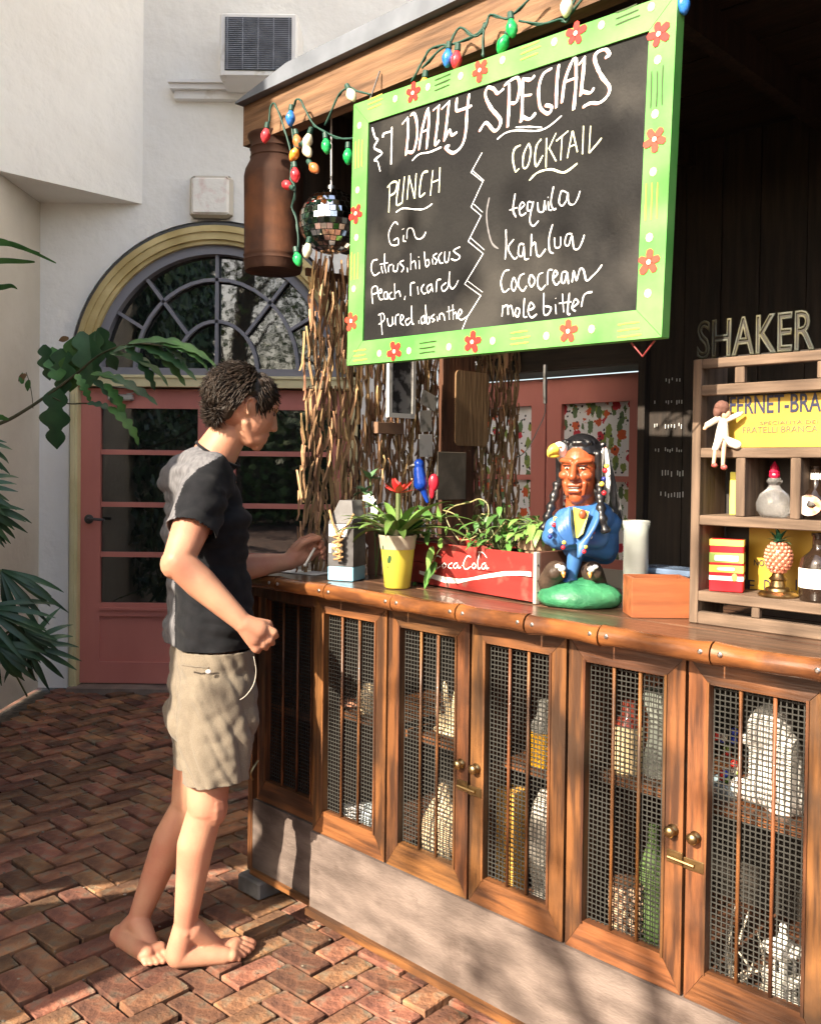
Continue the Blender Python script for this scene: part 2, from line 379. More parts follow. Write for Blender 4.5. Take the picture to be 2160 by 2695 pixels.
# arch trim: outer dark bead, yellow moulding, grey sash
def arch_ring(r0, r1, y0, y1, m, name, zs=1.03, parent=bld, n=36):
    g = G()
    for i in range(n):
        a0, a1 = math.pi*i/n, math.pi*(i+1)/n
        def pt(r, a, y): return (dc-r*math.cos(a), y, SZ+r*zs*math.sin(a))
        g.hexa([pt(r0, a0, y1), pt(r0, a1, y1), pt(r0, a1, y0), pt(r0, a0, y0), pt(r1, a0, y1), pt(r1, a1, y1), pt(r1, a1, y0), pt(r1, a0, y0)])
    return g.build(name, m, parent, world=True, fix=True)
fan = arch_ring(0.885, 0.905, YW-.035, YW+.1, metal_dark, 'fanlight')
arch_ring(0.80, 0.885, YW-.05, YW+.1, yellow_trim, 'arch_moulding', parent=fan)
arch_ring(0.845, 0.862, YW-.062, YW-.05, yellow_trim, 'moulding_bead', parent=fan)
arch_ring(0.775, 0.80, YW-.03, YW+.1, yellow_trim, 'moulding_bead', parent=fan)
arch_ring(0.72, 0.775, YW, YW+.1, grey_sash, 'sash', parent=fan)
g = G(); pts = [(dc-.735*math.cos(math.pi*i/24), YW+.07, SZ+.735*1.03*math.sin(math.pi*i/24)) for i in range(25)]
g.add(pts, [tuple(range(25))]); g.build('pane', glass_dark, fan, world=True)
def mb(g, a, b, w=.02, y=YW+.035): # muntin bar in wall plane
    a = Vector((a[0], y, a[1])); b = Vector((b[0], y, b[1])); d = (b-a).normalized(); s = Vector((-d.z, 0, d.x))*w/2
    g.hexa([a-s+Vector((0, .02, 0)), b-s+Vector((0, .02, 0)), b-s-Vector((0, .015, 0)), a-s-Vector((0, .015, 0)), a+s+Vector((0, .02, 0)), b+s+Vector((0, .02, 0)), b+s-Vector((0, .015, 0)), a+s-Vector((0, .015, 0))])
for (rx, rz) in ((.26, .32), (.52, .585)):
    g = G()
    for i in range(20):
        a0, a1 = math.pi*i/20, math.pi*(i+1)/20
        mb(g, (dc-rx*math.cos(a0), SZ+rz*math.sin(a0)), (dc-rx*math.cos(a1), SZ+rz*math.sin(a1)), .022)
    g.build('muntin', grey_sash, fan, world=True, fix=True)
for a, r0, r1 in ((90, 0, .74), (52, .30, .745), (128, .30, .745), (30, .545, .735), (150, .545, .735)):
    g = G(); c, s = math.cos(R(a)), math.sin(R(a)); mb(g, (dc+r0*c, SZ+r0*s), (dc+r1*c, SZ+r1*s*1.02), .02); g.build('muntin', grey_sash, fan, world=True, fix=True)
g = G(); g.box(dc-.86, dc+.86, YW-.02, YW+.1, SZ-.03, SZ+.015); g.build('sill', grey_sash, fan, world=True)
g = G(); g.box(dc-.905, dc+.905, YW-.045, YW+.1, SZ-.105, SZ-.032); g.box(dc-.905, dc+.905, YW-.055, YW-.045, SZ-.05, SZ-.034); g.build('transom', cream_trim, bld, world=True)
for s in (-1, 1):
    g = G(); x = dc+s*.882; g.box(x-.024, x+.024, YW-.04, YW+.1, 0, SZ-.107); g.box(x-.008, x+.008, YW-.05, YW-.04, 0, SZ-.107); g.build('jamb', cream_trim, bld, world=True)
def door_leaf(x0, x1, handle_left):
    g = G(); y0, y1 = YW+.02, YW+.07; zb, zt = 0.03, 1.915
    g.box(x0, x0+.125, y0, y1, zb, zt); g.box(x1-.11, x1, y0, y1, zb, zt); g.box(x0+.125, x1-.11, y0, y1, 1.79, zt)
    g.box(x0+.125, x1-.11, y0, y1, zb, .165); g.box(x0+.125, x1-.11, y0, y1, .46, .545)
    g.box(x0+.125, x1-.11, y0+.018, y1-.01, .165, .46)
    g.box(x0+.125, x1-.11, y0-.012, y0, .50, .515)
    d = g.build('door', coral, bld, world=True)
    zs = [.545, .855, 1.175, 1.51, 1.79]
    for i in range(3):
        g = G(); g.box(x0+.126, x1-.111, y0+.008, y1-.01, zs[i+1]-.016, zs[i+1]+.016); g.build('muntin', coral, d, world=True)
    for i in range(4):
        g = G(); z0 = zs[i]+(.016 if i else 0); z1 = zs[i+1]-(.016 if i < 3 else 0)
        g.add([(x0+.127, y0+.025, z0), (x1-.112, y0+.025, z0), (x1-.112, y0+.025, z1), (x0+.127, y0+.025, z1)], [(0, 1, 2, 3)]); g.build('pane', glass_dark, d, world=True)
    if handle_left:
        g = G(); hx = x0+.055; g.lathe([(.03, 0), (.03, .006), (.012, .01), (.012, .04)], (hx, y0, 1.08), 14, T=Matrix.Rotation(R(90), 3, 'X')); g.tube([(hx, y0-.04, 1.08), (hx+.05, y0-.045, 1.082), (hx+.11, y0-.04, 1.078)], .009, 8)
        autosmooth(g.build('handle', metal_dark, d, world=True))
        g = G(); g.rbox(x0+.18, x0+.34, y0-.05, y0, 1.835, 1.875, .008); g.tube([(x0+.3, y0-.03, 1.875), (x0+.42, y0-.05, 1.905), (x0+.2, y0-.03, 1.93)], .007, 6); g.build('door_closer', mat('aluminium', (.5, .5, .5), .35, metal=.8), d, world=True)
    return d
door_leaf(dc-.857, dc-.003, True); door_leaf(dc+.003, dc+.857, False)
g = G(); g.box(dc-.9, dc+.9, YW-.10, YW+.12, -.017, .022); g.build('threshold', mat('stone_sill', (.26, .2, .16), .8, second=(.16, .12, .1)), bld, world=True)
# dark room behind the glass
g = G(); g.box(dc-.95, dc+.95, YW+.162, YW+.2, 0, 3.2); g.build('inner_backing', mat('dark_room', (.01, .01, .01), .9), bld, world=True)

# floral doors in the angled wall
fab = bpy.data.materials.new('floral_fabric'); fab.use_nodes = True; t = fab.node_tree; nn = t.nodes; L = t.links; b = nn['Principled BSDF']; b.inputs['Roughness'].default_value = .7
tc = nn.new('ShaderNodeTexCoord')
def vor_mask(scale, thr, stretch, off):
    mp = nn.new('ShaderNodeMapping'); mp.inputs['Scale'].default_value = stretch; mp.inputs['Location'].default_value = off; mp.inputs['Rotation'].default_value = (0, off[0], 0)
    L.new(tc.outputs['Object'], mp.inputs[0]); v = nn.new('ShaderNodeTexVoronoi'); v.inputs['Scale'].default_value = scale; L.new(mp.outputs[0], v.inputs['Vector'])
    nz = nn.new('ShaderNodeTexNoise'); nz.inputs['Scale'].default_value = 60; L.new(tc.outputs['Object'], nz.inputs['Vector'])
    ad = nn.new('ShaderNodeMath'); ad.operation = 'MULTIPLY_ADD'; L.new(nz.outputs['Fac'], ad.inputs[0]); ad.inputs[1].default_value = .35; L.new(v.outputs['Distance'], ad.inputs[2])
    lt = nn.new('ShaderNodeMath'); lt.operation = 'LESS_THAN'; L.new(ad.outputs[0], lt.inputs[0]); lt.inputs[1].default_value = thr+.17; return lt.outputs[0]
cur = None
for sc_, thr, st, off, colr in ((16, .34, (1, 1, .5), (.6, 0, 0), (.20, .27, .06)), (18, .33, (1, 1, .45), (-.7, 1, 2), (.10, .16, .07)), (9.5, .27, (1, 1, 1), (0, 3, 1), (.55, .10, .03)), (10.5, .28, (1, 1, 1), (1.9, 5, 3), (.50, .03, .05)), (30, .20, (1, 1, 1), (.3, 7, 2), (.03, .03, .04))):
    mx = nn.new('ShaderNodeMix'); mx.data_type = 'RGBA'; L.new(vor_mask(sc_, thr, st, off), mx.inputs[0])
    if cur is None: mx.inputs[6].default_value = (.72, .72, .73, 1)
    else: L.new(cur, mx.inputs[6])
    mx.inputs[7].default_value = (*colr, 1); cur = mx.outputs[2]
L.new(cur, b.inputs['Base Color'])
def fl_door(u0, u1):
    M0 = BM; g = G(M0); v0, v1 = VW+.0, VW+.06
    g.box(u0, u0+.10, v0, v1, .03, 1.95); g.box(u1-.10, u1, v0, v1, .03, 1.95); g.box(u0+.10, u1-.10, v0, v1, 1.80, 1.95); g.box(u0+.10, u1-.10, v0, v1, .03, .95)
    d = g.build('door', coral, bld, world=True); d['label'] = 'coral door with floral fabric behind its panes'
    g = G(M0); g.box(u0+.10, u1-.10, v0+.01, v1-.01, 1.37, 1.40); g.build('muntin', coral, d, world=True)
    for z0, z1 in ((.95, 1.37), (1.40, 1.80)):
        g = G(M0); g.add([(u0+.1, v0+.03, z0), (u1-.1, v0+.03, z0), (u1-.1, v0+.03, z1), (u0+.1, v0+.03, z1)], [(0, 1, 2, 3)]); g.build('fabric_panel', fab, d, world=True)
fl_door(-1.25, -.615); fl_door(-.605, .03)
g = G(BM); g.box(-1.35, .1, VW-.03, VW-.002, 1.955, 2.06); g.build('lintel', metal_dark, bld, world=True)
g = G(BM); g.box(-1.46, 1.2, VW-.02, VW-.002, 0, .9); g.build('dado', mat('dado_paint', (.45, .42, .37), .8), bld, world=True)

# ledge, air conditioner, wall light
pa = atY(452, 225, YW); pb = atY(700, 270, YW)
g = G(); z1, z0 = pa.z, pb.z
g.box(pa.x, pa.x+.95, YW-.10, YW, z1-.018, z1); g.box(pa.x+.01, pa.x+.94, YW-.08, YW, z1-.05, z1-.018); g.box(pa.x+.03, pa.x+.92, YW-.05, YW, z0, z1-.05)
g.build('window_ledge', white_paint, bld, world=True)
pa = atY(578, 32, YW-.28); pb = atY(782, 205, YW-.28)
ac = thing('air_conditioner', 'white boxy air conditioner sticking out of the wall above a ledge', 'air conditioner', ((pa.x+pb.x)/2, YW, pb.z))
w2, hh = (pb.x-pa.x)/2, pa.z-pb.z
g = G(); g.rbox(-w2, w2, -.28, .05, 0, hh, .012); g.box(-w2+.03, w2-.03, -.285, -.28, 0.012, .03); autosmooth(g.build('casing', white_paint, ac))
g = G(); g.box(-w2+.035, w2-.035, -.286, -.281, .04, hh-.03); g.build('grille_backing', mat('ac_dark', (.05, .055, .065), .6), ac)
g = G()
for i in range(26):
    z = .045+i*(hh-.08)/26; g.box(-w2+.036, w2-.036, -.292, -.284, z, z+.005)
for i in range(5): x = -w2+.05+i*(2*w2-.1)/4; g.box(x-.003, x+.003, -.2935, -.285, .042, hh-.032)
g.build('grille', mat('ac_grille', (.22, .24, .28), .45, second=(.14, .15, .18), scale=14), ac)
pa = atY(500, 462, YW-.05); pb = atY(612, 575, YW-.05)
wl = thing('wall_light', 'square off-white wall light with rounded corners above the arch', 'wall light', ((pa.x+pb.x)/2, YW, pb.z))
w2, hh = (pb.x-pa.x)/2, pa.z-pb.z
g = G(); g.rbox(-w2, w2, -.07, 0, 0, hh, .022); autosmooth(g.build('housing', mat('aged_cream', (.55, .50, .42), .5, dirt=((.25, .2, .16), 20, .62)), wl))
g = G(); g.rbox(-w2+.018, w2-.018, -.082, -.06, .018, hh-.018, .012); autosmooth(g.build('diffuser', mat('frosted_lens', (.85, .82, .76), .35, second=(.7, .55, .5), scale=16, bump=.004, bscale=30, contrast=(.3, .5)), wl))

# ================================================================ the bar
bar_t = thing('outdoor_bar', 'long wooden outdoor bar with wire-mesh cabinet doors and cane-edged counter', 'bar counter', M=BM)
UEND = 2.75
g = G(); g.box(.345, UEND, -.012, .02, .082, .313); kb = g.build('kick_board', kick_m, bar_t)
g = G(); g.box(.345, UEND, -.03, .02, .062, .0815); g.build('base_trim', oak_h, bar_t)
g = G(); g.box(0, .344, .022, .05, .082, .313); g.build('kick_board', kick_m, bar_t)
g = G(); g.box(0, .344, .012, .05, .062, .0815); g.build('base_trim', oak_h, bar_t)
g = G(); g.box(-.025, -.001, .02, .52, .07, 1.052); g.build('end_panel', oak_v, bar_t)
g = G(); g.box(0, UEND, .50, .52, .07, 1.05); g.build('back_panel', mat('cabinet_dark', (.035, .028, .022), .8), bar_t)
g = G(); g.box(0, UEND, .052, .50, .30, .318); g.build('bottom_board', dark_v, bar_t)
for (z, a, b_) in ((.665, .345, 1.275), (.705, 1.285, 1.87), (.64, 1.88, UEND), (.62, 0, .335)):
    g = G(); g.box(a, b_, .075, .48, z-.012, z+.012); g.build('shelf_board', oak_h, bar_t)
for u in (.34, .975, 1.275, 1.876, 2.4):
    g = G(); g.box(u-.01, u+.01, .055, .50, .319, 1.0); g.build('partition', dark_v, bar_t)
g = G(); g.box(0, UEND, -.004, .05, 1.041, 1.056); g.box(.0, UEND, .005, .05, 1.0, 1.0405) ; g.build('apron_board', dark_v, bar_t)
g = G()
for i, (v0, v1) in enumerate(((-.042, .10), (.102, .245), (.247, .39), (.392, .56))):
    g = G(); g.rbox(-.07, UEND, v0, v1, 1.058, 1.083+(.001 if i % 2 else 0), .002); g.build('counter_plank', counter_m, bar_t)
# cane nosing in lengths, with bolts
u = -.07; k = 0
lens = [.30, .24, .28, .235, .215, .20, .26, .23, .28, .22, .3]
for ln in lens:
    u1 = min(u+ln, UEND)
    if u1-u < .05: break
    g = G(); pts = []; rr = []
    for j in range(9):
        t_ = j/8; pts.append((u+.002+(u1-u-.004)*t_, -.053+.0015*math.sin(7*t_+k), 1.0655+.001*math.cos(5*t_+k*2))); rr.append(.0215+(.0030 if j in (0, 8) else (.001 if j in (1, 7) else 0)))
    g.tube(pts, rr, 14); c = autosmooth(g.build('cane_length', rail_m, bar_t), 60)
    for du in (.022, u1-u-.02):
        g = G(); g.lathe([(.005, 0), (.0055, .002), (.003, .004)], (u+du, -.0745, 1.069), 8, T=Matrix.Rotation(R(90), 3, 'X')); g.build('bolt', mat('steel', (.6, .6, .58), .3, metal=1), c)
    u = u1; k += 1
def cab_door(u0, u1, knob, v0=0.0, latch=False, dark=False):
    g = G(); a, b_ = u0+.0025, u1-.0025; z0, z1 = .316, 1.038; sw = .047; rb = .072; rt = .05; y0, y1 = v0-.006, v0+.018
    def pr(pts): g.prism([(x, y0, z) for x, z in pts], (0, y1-y0, 0))
    e = .0006
    g.mi = 0; pr([(a, z0), (a+sw-e, z0+rb), (a+sw-e, z1-rt), (a, z1)]); pr([(b_, z0), (b_, z1), (b_-sw+e, z1-rt), (b_-sw+e, z0+rb)])
    g.mi = 1; pr([(a+e, z0), (b_-e, z0), (b_-sw, z0+rb-.001), (a+sw, z0+rb-.001)]); pr([(a+e, z1), (a+sw, z1-rt+.001), (b_-sw, z1-rt+.001), (b_-e, z1)])
    # raised moulding round the opening
    g.mi = 0; g.box(a+sw-.006, a+sw, y0-.004, y0, z0+rb-.006, z1-rt+.006); g.box(b_-sw, b_-sw+.006, y0-.004, y0, z0+rb-.006, z1-rt+.006)
    d = g.build('cabinet_door', [oak_v, oak_h], bar_t, fix=True)
    ia, ib, iz0, iz1 = a+sw+.0005, b_-sw-.0005, z0+rb, z1-rt
    for k in (1, 2):
        g = G(); x = ia+(ib-ia)*k/3+random.uniform(-.004, .004); g.cyl((x, v0+.004, iz0), (x, v0+.004, iz1), .0042, n=8); g.build('rod', oak_v, d, smooth=True)
    g = G(); pt = .0115; nx = int((ib-ia)/pt); nz = int((iz1-iz0)/pt); wv = .0026; y = v0+.0125
    for i in range(nx+1):
        x = ia+i*pt; g.box(x, min(x+wv, ib), y, y+.001, iz0, iz1)
    for j in range(nz+1):
        z = iz0+j*pt+.004; g.box(ia, ib, y-.0006, y+.0006, z, min(z+wv, iz1))
    g.build('grille', mesh_m, d)
    kx = b_-.022 if knob == 'r' else a+.022
    if knob:
        g = G(); g.lathe([(.0115, 0), (.013, .003), (.006, .006), (.0055, .012), (.0115, .016), (.0125, .020), (.009, .024), (.003, .026)], (kx, y0, .665), 18, T=Matrix.Rotation(R(90), 3, 'X'))
        g.build('knob', brass, d, smooth=True)
    if latch:
        g = G(); g.rbox(b_-.035, b_+.002, y0-.004, y0, .595, .622, .001); g.rbox(b_+.004, b_+.052, y0-.004, y0, .592, .616, .001); g.cyl((b_-.03, y0-.007, .607), (b_+.03, y0-.007, .604), .004, n=8)
        g.build('latch', brass, d)
    return d
cab_door(.01, .343, None, v0=.035)
cab_door(.346, .668, None); cab_door(.671, .975, 'r', latch=True); cab_door(.978, 1.274, 'l'); cab_door(1.277, 1.576, 'r', latch=True); cab_door(1.579, 1.875, 'l'); cab_door(1.878, 2.175, 'r'); cab_door(2.178, 2.48, 'l')
g = G(); c = bw(.03, .02, 0)
fb = thing('foot_block', 'weathered grey concrete block propping the far left bar corner', 'block', c, BANG)
g.rbox(-.07, .05, -.03, .10, 0.002, .061, .006); g.build('block', mat('old_concrete', (.17, .16, .15), .9, second=(.09, .085, .08), scale=14, bump=.004), fb)
for u in (.9, 1.8): 
    c = bw(u, .25, 0); f2 = thing('foot_block', 'grey concrete block in the dark under the '+('left' if u < 1 else 'right')+' half of the bar', 'block', c, BANG, group='blocks under the bar')
    g = G(); g.rbox(-.07, .05, -.06, .10, 0.002, .061, .006); g.build('block', MATS['old_concrete'], f2)

# ================================================================ roof of the bar
roof = thing('bar_roof', 'low timber bar roof with rough front beam and pale metal edge', 'roof', M=BM @ Matrix.Translation((0, 0, 2.4)))
RZ = 2.4
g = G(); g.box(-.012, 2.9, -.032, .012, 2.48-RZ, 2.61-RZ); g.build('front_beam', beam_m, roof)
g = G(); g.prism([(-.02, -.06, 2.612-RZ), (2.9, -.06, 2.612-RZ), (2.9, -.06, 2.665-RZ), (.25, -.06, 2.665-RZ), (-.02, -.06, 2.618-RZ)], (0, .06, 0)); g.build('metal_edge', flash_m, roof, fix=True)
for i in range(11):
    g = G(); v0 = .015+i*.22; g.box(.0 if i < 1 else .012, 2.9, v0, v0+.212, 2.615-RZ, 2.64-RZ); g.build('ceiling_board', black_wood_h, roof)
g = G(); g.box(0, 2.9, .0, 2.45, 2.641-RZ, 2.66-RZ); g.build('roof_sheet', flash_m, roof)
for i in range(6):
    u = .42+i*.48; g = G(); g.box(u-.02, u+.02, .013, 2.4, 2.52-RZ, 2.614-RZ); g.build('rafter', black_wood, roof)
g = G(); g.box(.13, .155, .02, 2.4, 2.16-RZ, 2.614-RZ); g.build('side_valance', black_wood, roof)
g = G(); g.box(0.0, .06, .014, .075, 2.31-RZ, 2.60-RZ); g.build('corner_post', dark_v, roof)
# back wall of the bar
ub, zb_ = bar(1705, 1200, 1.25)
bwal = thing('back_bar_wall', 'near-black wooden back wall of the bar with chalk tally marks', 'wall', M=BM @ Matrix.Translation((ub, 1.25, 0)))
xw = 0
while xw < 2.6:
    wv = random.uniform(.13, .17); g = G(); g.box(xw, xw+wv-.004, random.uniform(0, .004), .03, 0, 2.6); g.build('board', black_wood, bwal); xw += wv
g = G(); hb = bar(1310, 985, 1.25); g.box(hb[0]-ub-.1, -.002, -.02, .04, hb[1], 2.6); g.build('header_board', black_wood_h, bwal)
g = G(); g.box(-.03, -.001, -.03, 1.15, 0, 2.6, T=None); g.build('side_return', black_wood, bwal)
g = G()
for (yy, xs) in ((1000, (1752, 1760, 1768, 1780, 1788)), (1060, (1722, 1752, 1758, 1766, 1780, 1786, 1793)), (1120, (1722, 1728, 1750, 1758, 1766, 1774, 1786, 1792)), (1185, (1724, 1732, 1750, 1756, 1762, 1768, 1780, 1786, 1792)), (1245, (1742, 1750, 1757, 1766, 1782, 1788, 1796)), (1302, (1738, 1750, 1758, 1766, 1774, 1782, 1788, 1796))):
    for x in xs:
        u_, z_ = bar(x, yy+random.uniform(-3, 3), 1.2465); h_ = random.uniform(.008, .017) if yy < 1200 else random.uniform(.014, .022)
        g.box(u_-ub-.0016, u_-ub+.0016, -.0045, -.003, z_-h_/2, z_+h_/2)
g.build('chalk_marks', mat('chalk', (.55, .55, .53), .9), bwal)
# ================================================================ chalkboard sign
green_m = mat('lime_green_paint', (0.06, 0.30, 0.045), 0.6, second=(0.13, 0.36, 0.09), scale=7, bump=0.0008, bscale=30)
slate_m = mat('chalkboard', (0.007, 0.007, 0.008), 0.6, second=(0.013, 0.013, 0.013), scale=5, spec=0.2, dirt=((0.040, 0.038, 0.035), 3.4, 0.50), bump=0.0006, bscale=120)
chalk_w = mat('white_chalk', (0.85, 0.86, 0.88), 0.9, second=(0.45, 0.46, 0.48), scale=420, contrast=(0.38, 0.5))
chalk_p = mat('pink_chalk', (0.85, 0.42, 0.33), 0.9); chalk_y = mat('pale_yellow_chalk', (0.84, 0.88, 0.62), 0.9, second=(0.5, 0.52, 0.4), scale=380, contrast=(0.38, 0.5))
VS = -0.10
def S3(x, y, v=VS): u_, z_ = bar(x, y, v); return Vector((u_, v, z_))
cTL, cTR, cBL, cBR = S3(931, 275), S3(1783, -24), S3(913, 962), S3(1740, 887)
def sq(a, b, dv=0.0): p = (cBL*(1-a)+cBR*a)*(1-b)+(cTL*(1-a)+cTR*a)*b; p = p.copy(); p.y += dv; return p
sign = thing('chalkboard_sign', 'big chalkboard in a lime green flowered frame listing the $7 daily specials', 'chalkboard', M=BM @ Matrix.Translation((cBL.x, VS, cBL.z)))
SM = Matrix.Translation((-cBL.x, -VS, -cBL.z))
fa, fb_ = 0.062/0.97, 0.062/0.70
def board(pts, dv0, dv1, name, m):
    g = G(SM); g.hexa([sq(a, b, dv1) for a, b in pts]+[sq(a, b, dv0) for a, b in pts]); o = g.build(name, m, sign, fix=True); return o
e = .0008
def fboard(pts, nm='frame_board'):
    g = G(SM); k = .006
    cx = sum(p[0] for p in pts)/4; cy = sum(p[1] for p in pts)/4
    inn = [(a+(cx-a)*.012*(1), b+(cy-b)*.06) if False else (a, b) for a, b in pts]
    g.hexa([sq(a, b, .03) for a, b in pts]+[sq(a, b, 0) for a, b in inn]); return g.build(nm, green_m, sign, fix=True)
fboard([(0, 0), (1, 0), (1-fa, fb_-e), (fa, fb_-e)]); fboard([(0, 1), (1, 1), (1-fa, 1-fb_+e), (fa, 1-fb_+e)])
fboard([(0, 0.002), (fa-e, fb_), (fa-e, 1-fb_), (0, .998)]); fboard([(1, 0.002), (1, .998), (1-fa+e, 1-fb_), (1-fa+e, fb_)])
board([(fa*.8, fb_*.8), (1-fa*.8, fb_*.8), (1-fa*.8, 1-fb_*.8), (fa*.8, 1-fb_*.8)], .006, .014, 'slate', slate_m)
NN = Vector((0, -1, 0)); VC = VS+.006
def pc(crop, x, y):
    ox, oy, s = {'A': (960, 100, 3.757), 'B': (1240, 100, 3.757), 'C': (940, 500, 4.8), 'D': (1260, 440, 4.32), 'S': (0, 0, 1)}[crop]
    return ox+x/s, oy+y/s
def writing(crop, strokes, wd, mats, name='chalk_writing', shadow=None, curve=True, v=VC):
    g = G(SM)
    for st in strokes:
        pts = [S3(*pc(crop, *p), v) for p in st]
        if curve: pts = crom(pts, 5)
        if shadow is not None:
            g.mi = 1; ribbon(g, [p+Vector((shadow, 0, -abs(shadow)*.4)) for p in pts], wd*.95, NN, .0006); g.mi = 0
        ribbon(g, pts, wd, NN, .0012)
    return g.build(name, mats, sign)
A1 = [[(75,885),(105,985),(130,1010),(95,1085),(160,1125),(168,1150),(100,1205),(125,1215)],[(130,1220),(155,1320)]]
writing('A', A1, .0075, chalk_w)
writing('A', [[(180,985),(195,945),(265,925)],[(270,880),(268,1000),(262,1250)]], .0075, chalk_w)
daily = [[(375,850),(430,780)],[(430,790),(432,950),(410,1160)],[(455,765),(495,750),(520,850),(520,980),(490,1110),(455,1130),(425,1120)],
 [(540,1105),(565,930),(615,730),(635,690)],[(632,700),(636,850),(615,1095)],[(572,930),(632,900)],[(680,715),(745,660)],[(735,670),(722,850),(700,1050),(740,1010)],
 [(765,700),(845,620)],[(838,630),(818,800),(790,1020)],[(795,1000),(840,910),(865,960),(915,930)],[(915,590),(910,710),(965,705),(1060,670)],[(1035,550),(1012,750),(1005,900),(970,1050),(880,1135),(800,1080),(840,1065)]]
writing('A', daily, .0078, [chalk_w, chalk_p], shadow=-.0028)
writing('A', [[(470,1215),(540,1150),(640,1130),(760,1080)]], .0055, chalk_w)
spec = [[(325,500),(265,545),(225,500),(165,490),(145,570),(200,690),(290,800),(280,880),(230,915),(150,835),(85,920)],[(380,450),(378,650),(365,880)],[(330,470),(390,420),(465,390),(482,500),(450,630),(395,640)],
 [(515,390),(510,600),(505,780),(490,830)],[(520,400),(590,410),(630,370)],[(515,570),(600,560)],[(505,770),(580,800),(640,740)],[(800,300),(720,350),(680,450),(670,560),(690,690),(765,745),(800,680),(735,660)],
 [(870,260),(850,450),(845,690)],[(900,640),(930,420),(1000,230),(1040,190)],[(1040,200),(1040,450),(1015,710)],[(915,440),(1045,390)],[(1070,260),(1130,180)],[(1125,190),(1105,400),(1085,570)],[(1085,520),(1180,540),(1215,490)],
 [(1330,190),(1370,160),(1330,110),(1240,150),(1230,230),(1290,370),(1370,480),(1350,570),(1270,640),(1190,640),(1110,680)]]
writing('B', spec, .0080, [chalk_w, chalk_p], shadow=-.0030)
writing('B', [[(255,1005),(340,940),(450,915),(640,920),(760,880),(895,770)],[(440,885),(570,880),(700,885)]], .005, chalk_w)
writing('A', [[(240,1725),(250,1450)],[(225,1480),(270,1430),(320,1430),(305,1520),(255,1560)],[(345,1400),(315,1640),(370,1630)],[(395,1370),(370,1640)],[(420,1600),(440,1360)],[(440,1360),(495,1590)],[(495,1590),(510,1340)],[(625,1320),(575,1340),(550,1450),(545,1570),(600,1530)],[(675,1310),(650,1560)],[(745,1280),(735,1530)],[(665,1430),(740,1400)]], .0062, chalk_y)
writing('A', [[(310,1725),(380,1685),(500,1695),(590,1690),(670,1640)]], .005, chalk_w)
writing('B', [[(490,1060),(430,1100),(412,1200),(440,1330)],[(440,1330),(475,1290)],[(570,1040),(520,1150),(515,1280),(560,1265),(590,1130),(570,1040)],[(695,1000),(650,1060),(630,1180),(645,1270),(710,1160)],[(745,990),(740,1280)],[(840,940),(765,1100)],[(770,1090),(840,1220)],[(840,1020),(960,920)],[(900,960),(885,1210)],[(950,1190),(1000,920)],[(1005,920),(1050,1130)],[(965,1080),(1040,1050)],[(1110,870),(1100,1150)],[(1180,870),(1165,1140)],[(1165,1140),(1225,1070),(1290,990)]], .0060, chalk_y)
writing('B', [[(575,1410),(660,1330),(790,1300),(920,1330),(1050,1240)]], .0058, chalk_y)
zz = [pc('A',1160,1135), pc('A',1052,1330), pc('A',1168,1422), pc('C',1440,218), pc('C',1567,325), pc('C',1403,650), pc('C',1593,805), pc('C',1360,1190), pc('C',1562,1335), pc('C',1390,1610), pc('C',1330,1760)]
writing('S', [zz], .0042, chalk_w, curve=False)
writing('S', [[(zz[1][0]+4, zz[1][1]-5), (zz[2][0]+3, zz[2][1]-3)], [(zz[3][0]+7, zz[3][1]-8), (zz[4][0]+4, zz[4][1]-9)], [(zz[5][0]+7, zz[5][1]-9), (zz[6][0]+3, zz[6][1]-10)], [(zz[7][0]+8, zz[7][1]-8), (zz[8][0]+5, zz[8][1]-9)]], .003, chalk_w, curve=False)
writing('C', [[(520,440),(480,405),(425,480),(400,580),(430,690),(520,690),(515,610),(460,640)],[(590,570),(585,640),(620,650)],[(570,500),(595,490)],[(630,620),(640,500),(700,490),(740,600),(790,620),(840,590),(870,530)]], .0046, chalk_w)
writing('C', [[(260,880),(200,900),(180,1000),(220,1080),(290,1040)],[(310,960),(315,1010),(330,1050)],[(350,800),(350,960),(370,1050)],[(290,940),(390,920)],[(400,1040),(405,960),(450,940)],[(460,950),(460,1020),(505,1020),(520,930)],[(590,890),(540,920),(590,980),(560,1040)],[(635,980),(640,1040)],[(680,800),(680,1010)],[(680,930),(730,900),(745,1000)],[(785,890),(790,1000)],[(775,850),(785,848)],[(850,780),(870,960),(910,940),(900,880),(865,900)],[(950,870),(960,940)],[(1010,800),(960,840),(1010,890),(985,940)],[(1070,790),(1030,850),(1050,920),(1090,920)],[(1110,780),(1110,900),(1150,900),(1170,780)],[(1300,720),(1220,770),(1300,840),(1250,890),(1190,870)]], .0042, chalk_w)
writing('C', [[(200,1440),(190,1250),(250,1220),(260,1290),(200,1320)],[(270,1310),(315,1290),(300,1250),(270,1310),(290,1380),(330,1380)],[(380,1290),(345,1300),(345,1370),(380,1370),(385,1300),(395,1380)],[(440,1290),(405,1330),(430,1380),(465,1370)],[(475,1180),(480,1370)],[(480,1310),(530,1280),(550,1350)],[(610,1340),(600,1390)],[(680,1340),(680,1190),(730,1170)],[(765,1220),(775,1320)],[(850,1190),(810,1250),(840,1310),(870,1300)],[(935,1190),(885,1230),(900,1300),(945,1230),(940,1190),(960,1290)],[(1000,1290),(1010,1150),(1060,1130)],[(1130,1170),(1070,1220),(1090,1280),(1150,1220),(1170,1030),(1165,1180),(1200,1250),(1245,1210),(1280,1140)]], .0042, chalk_w)
